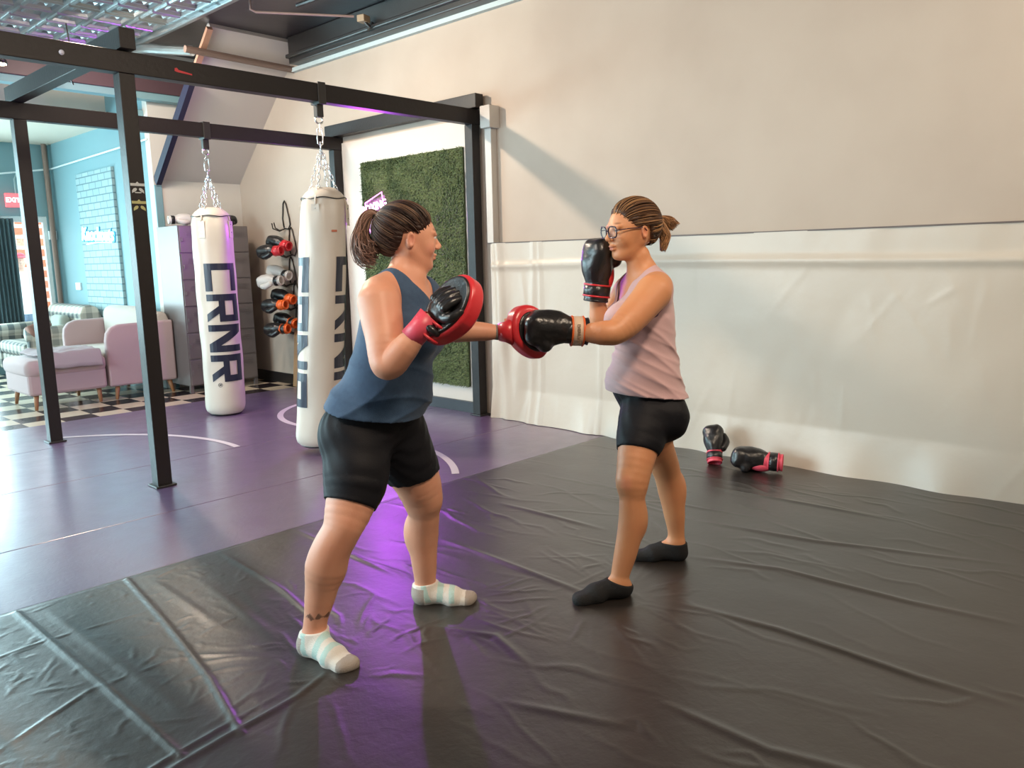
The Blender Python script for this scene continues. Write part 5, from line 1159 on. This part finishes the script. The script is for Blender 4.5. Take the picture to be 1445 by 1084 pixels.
def mitt(label, c, A, N, B, L=.126, Wd=.098, th=.036, wrist=None, back_red=False):
    """c: centre of the pad, A: long axis (fingertips), N: direction the striking face looks"""
    g = thing('focus_mitt', label, 'focus mitt', tuple(c), 'red and black focus mitts'); c = np.array(c); h = .0035
    def slab(s, L_, W_, n0, n1, rnd=.02, off=(0, 0)):
        def f(X, Y, Z_):
            X = X-c[0]; Y = Y-c[1]; Z_ = Z_-c[2]; a = X*A[0]+Y*A[1]+Z_*A[2]-off[0]; b = X*B[0]+Y*B[1]+Z_*B[2]-off[1]; n = X*N[0]+Y*N[1]+Z_*N[2]
            n = n + .9*(a*a+b*b)*1.0                                     # slightly hollow striking face
            W2 = W_*(1-.18*np.clip(-a/L_, 0, 1)); rr = np.sqrt((a/(L_-rnd))**2+(b/(W2-rnd))**2)*min(L_-rnd, W_-rnd)-min(L_-rnd, W_-rnd)
            nn = np.abs(n-(n0+n1)/2)-(n1-n0)/2+rnd; rr = rr+rnd-rnd
            return np.sqrt(np.maximum(rr, 0)**2+np.maximum(nn, 0)**2)+np.minimum(np.maximum(rr, nn), 0)-rnd
        X, Y, Z_ = s.ax[0][:,None,None], s.ax[1][None,:,None], s.ax[2][None,None,:]
        s.A = np.minimum(s.A, f(X, Y, Z_).astype(np.float32)); return s
    q = lambda a, b, n: c+a*A+b*B+n*N
    slab(SDF(c-.17, c+.17, h), L, Wd, -th, th, .018).build('pad', m_lred, g)
    face = slab(SDF(c-.17, c+.17, h), L*.76, Wd*.76, th-.006, th+.006, .004).build('striking_face', m_lblk, g)
    MB().lathe([(.020, 0), (.019, .002)], q(0, 0, th+.006), 20, axis=N).build('target_spot', m_pinkl, face)
    slab(SDF(c-.17, c+.17, h), L*.93, Wd*.90, -th-.010, -th+.006, .007).build('back_panel', m_lred if back_red else m_lblk, g)
    if back_red:
        s = SDF(c-.2, c+.2, h); s.ell(q(0, 0, -th), (L*.86, Wd*.84, .062), (A, B, N), 0); s.half(q(0,0,-th+.006), N); s.build('hand_pocket', m_lred, g); return g, q
    s = SDF(c-.2, c+.2, h)                                                # finger pocket on the back
    s.ell(q(-.015, 0, -th-.024), (.052, .050, .028), (A, B, N), .02)
    for i, o in enumerate((-.036, -.012, .013, .037)): s.chain([q(.0, o, -th-.040), q(.038-.006*abs(i-1.5), o*1.05, -th-.030), q(.068-.008*abs(i-1.5), o*1.05, -th-.008)], [.0155, .015, .012], .004)
    s.chain([q(-.03, -.045, -th-.02), q(-.01, -.070, -th-.020), q(.022, -.076, -th-.010)], [.018, .017, .014], .006)
    s.build('finger_pocket', m_lred if back_red else m_lblk, g)
    s = SDF(c-.2, c+.2, h); s.ell(q(-.085, 0, -th-.014), (.024, .060, .040), (A, B, N), .01); s.ell(q(-.085, 0, -th-.008), (.05, .047, .030), (A, B, N), 0, 'sub'); s.build('wrist_strap', m_lred if back_red else m_lblk, g)
    for o in (-.112, -.060): MB().tube([q(o, .062*cos(x), -th+.004-.050*sin(x)) for x in np.linspace(0, pi, 14)], .005, 6).build('strap_edging', m_lred, g, smooth=True)
    return g, q
mc1 = P3(641,441,2.72); mt1, qm = mitt('red and black focus mitt held up nearest the camera, seen from its back', mc1, m1A, m1N, m1B)
wr = MB(); a_, b_ = P3(580,479,2.69), P3(608,448,2.69); wr.tube([a_, (a_+b_)/2, b_], [.042,.042,.046], 22, caps=False); wc = wr.build('wrist_cuff', m_pinkl, mt1, smooth=True)
so = wc.modifiers.new('thick', 'SOLIDIFY'); so.thickness = .004
mc2 = P3(748,469,3.22); mt2, qm2 = mitt('red focus mitt on the outstretched arm being punched by the black glove', mc2, m2A, m2N, m2B, L=.110, Wd=.092, back_red=True)
wr = MB(); a_, b_ = P3(703,469,3.20), P3(722,468,3.20); wr.tube([a_, (a_+b_)/2, b_], [.034,.042,.056], 22, caps=False); wc = wr.build('wrist_cuff', m_lred, mt2, smooth=True)
so = wc.modifiers.new('thick', 'SOLIDIFY'); so.thickness = .004
# gloves on the floor by the wall
wall_f = np.array([-1.0, 0, 0])
c = fl(1010, 655); glove('black boxing glove with pink trim standing open end forward by the wall', c+np.array([-.02,0,.075]), nrm(np.array([.45,.30,.75])), (-.5,0,.6), m_lblk, m_pinkl, m_lblk, 'gloves on the black tarp', 1.05, .004, 1)
c = fl(1086, 668); glove('black boxing glove with pink cuff lying on its side nearest the wall', c+np.array([.0,.0,.078]), nrm(np.array([-.35,.90,.04])), (0.2,.1,1), m_lblk, m_pinkl, m_lblk, 'gloves on the black tarp', 1.25, .004, 1, m_palm=m_pinkl)
# on top of the lockers
glove('white boxing glove lying on top of the lockers at the left end', (4.02,8.85,1.90), (1,-.2,0.02), (0,0,1), m_lwht, m_lwht, m_lblk, 'gloves on the lockers', 1.0, .005, 1)
glove('black boxing glove at the right end on top of the lockers', (4.55,8.80,1.90), (1,.1,0.02), (0,0,1), m_lblk, m_lblk, m_lblk, 'gloves on the lockers', .95, .005, 1)
glove('black boxing glove half hidden behind the punching bag on the lockers', (4.46,8.95,1.90), (-.6,.6,0.02), (0,0,1), m_lblk, m_lblk, m_lred, 'gloves on the lockers', .95, .005, -1)
# wall hooks with hanging gloves
m_iron = mat('dark_iron', (.05,.04,.035), .4, .7)
def hook(y, z, label):
    t = thing('wall_hook', label, 'hook', (X1, y, z), 'iron glove hooks on the right wall')
    x = X1-.012
    MB().tube([(x, y+.03, z-.30), (x, y+.05, z-.20), (x, y+.02, z-.03), (x, y-.01, z), (x, y-.035, z-.03), (x, y-.09, z-.20), (x, y-.10, z-.27), (x, y-.06, z-.32), (x, y+.0, z-.31), (x-.04, y+.06, z-.33), (x-.06, y+.12, z-.30), (x-.06, y+.14, z-.24)], .0075, 8).build('hook_loop', m_iron, t, smooth=True)
    MB().tube([(x, y+.01, z-.31), (x-.06, y+.03, z-.34), (x-.12, y+.07, z-.31), (x-.13, y+.07, z-.25)], .0075, 8).build('hook_prong', m_iron, t, smooth=True)
specs = [(8.22, 2.10, None), (8.12, 1.80, (m_lblk, m_lred, m_lred, 'black boxing glove with red cuff', 'topmost')), (8.16, 1.47, (m_lwht, m_lwht, m_lblk, 'white boxing glove', 'second from the top')),
         (8.10, 1.20, (m_lblk, m_orng, m_orng, 'black boxing glove with orange cuff', 'third from the top')), (8.08, .93, (m_lblk, m_orng, m_lblk, 'black boxing glove with dark strap', 'lowest'))]
for i, (y, z, g) in enumerate(specs):
    hook(y, z, 'bare iron hook above the hung gloves on the wall' if g is None else 'iron hook holding the %s pair of gloves on the wall' % g[4])
    if g is None: continue
    zz = z-.235
    glove('%s, rear one of the %s hanging pair' % (g[3], g[4]), (X1-.12, y-.03, zz+.035), (-.30, 1, .25), (0.1, -.1, 1), g[0], g[1], g[2], 'gloves hung on the wall', 1.2, .005, 1)
    glove('%s, outer one of the %s hanging pair' % (g[3], g[4]), (X1-.25, y-.06, zz-.03), (-.45, 1, -.06), (-.3, 0, 1), g[0], g[1], g[2], 'gloves hung on the wall', 1.2, .005, -1)

# seated person outside the window
t3 = thing('person', 'person in white with a red cap outside the storefront door', 'person', (3.95, 14.2, -.12))
s = SDF((3.5,13.8,-.13), (4.4,14.6,1.75), .012); b0 = np.array([3.95,14.2,0])
for q in (-1, 1):
    s.chain([b0+[.08*q,0,.80], b0+[.10*q,.03,.42], b0+[.10*q,0,-.02]], [.09,.06,.045], .03); s.cone(b0+[.10*q,0,-.09], b0+[.10*q,-.14,-.09], .04, .03, .02)
    s.chain([b0+[.19*q,0,1.28], b0+[.25*q,.0,1.02], b0+[.22*q,-.10,.82]], [.055,.045,.035], .03)
s.cone(b0+[0,0,.85], b0+[0,0,1.25], .13, .13, .04, side=(1,0,0), kx=1.25); s.cone(b0+[0,0,1.3], b0+[0,-.01,1.44], .055, .05, .03)
s.cone(b0+[.10,0,-.02], b0+[.10,0,-.09], .045, .045, .02); s.cone(b0+[-.10,0,-.02], b0+[-.10,0,-.09], .045, .045, .02)
head_parts(s, b0+[0,-.02,1.53], (-.3,-1,0), UP, 1.0); s.build('body', m_skin1, t3, 1, skin_color((.5,.3,.22), None))
s = SDF((3.5,13.8,-.13), (4.4,14.6,1.75), .012); s.cone(b0+[0,0,.72], b0+[0,0,1.26], .155, .145, .04, side=(1,0,0), kx=1.25)
for q in (-1, 1): s.chain([b0+[.19*q,0,1.28], b0+[.24*q,.0,1.08]], [.07,.065], .03)
s.half(b0+[0,0,.70], -UP); s.half(b0+[0,0,1.36], UP); s.build('shirt', mat('white_cotton', (.75,.78,.8), .8), t3)
s = SDF((3.5,13.8,-.13), (4.4,14.6,1.75), .012)
for q in (-1, 1): s.chain([b0+[.08*q,0,.80], b0+[.10*q,.03,.42], b0+[.10*q,0,.05]], [.105,.075,.06], .03)
s.build('trousers', mat('blue_denim', (.12,.2,.3), .8), t3)
s = SDF(b0+[-.2,-.3,1.45], b0+[.2,.2,1.75], .008); s.ell(b0+[0,-.02,1.555], (.088,.108,.10), None, 0); s.half(b0+[0,0,1.575], -UP); s.ell(b0+[-.02,-.13,1.58], (.07,.08,.010), None, .005); s.build('cap', mat('red_cap', (.6,.03,.06), .7), t3)
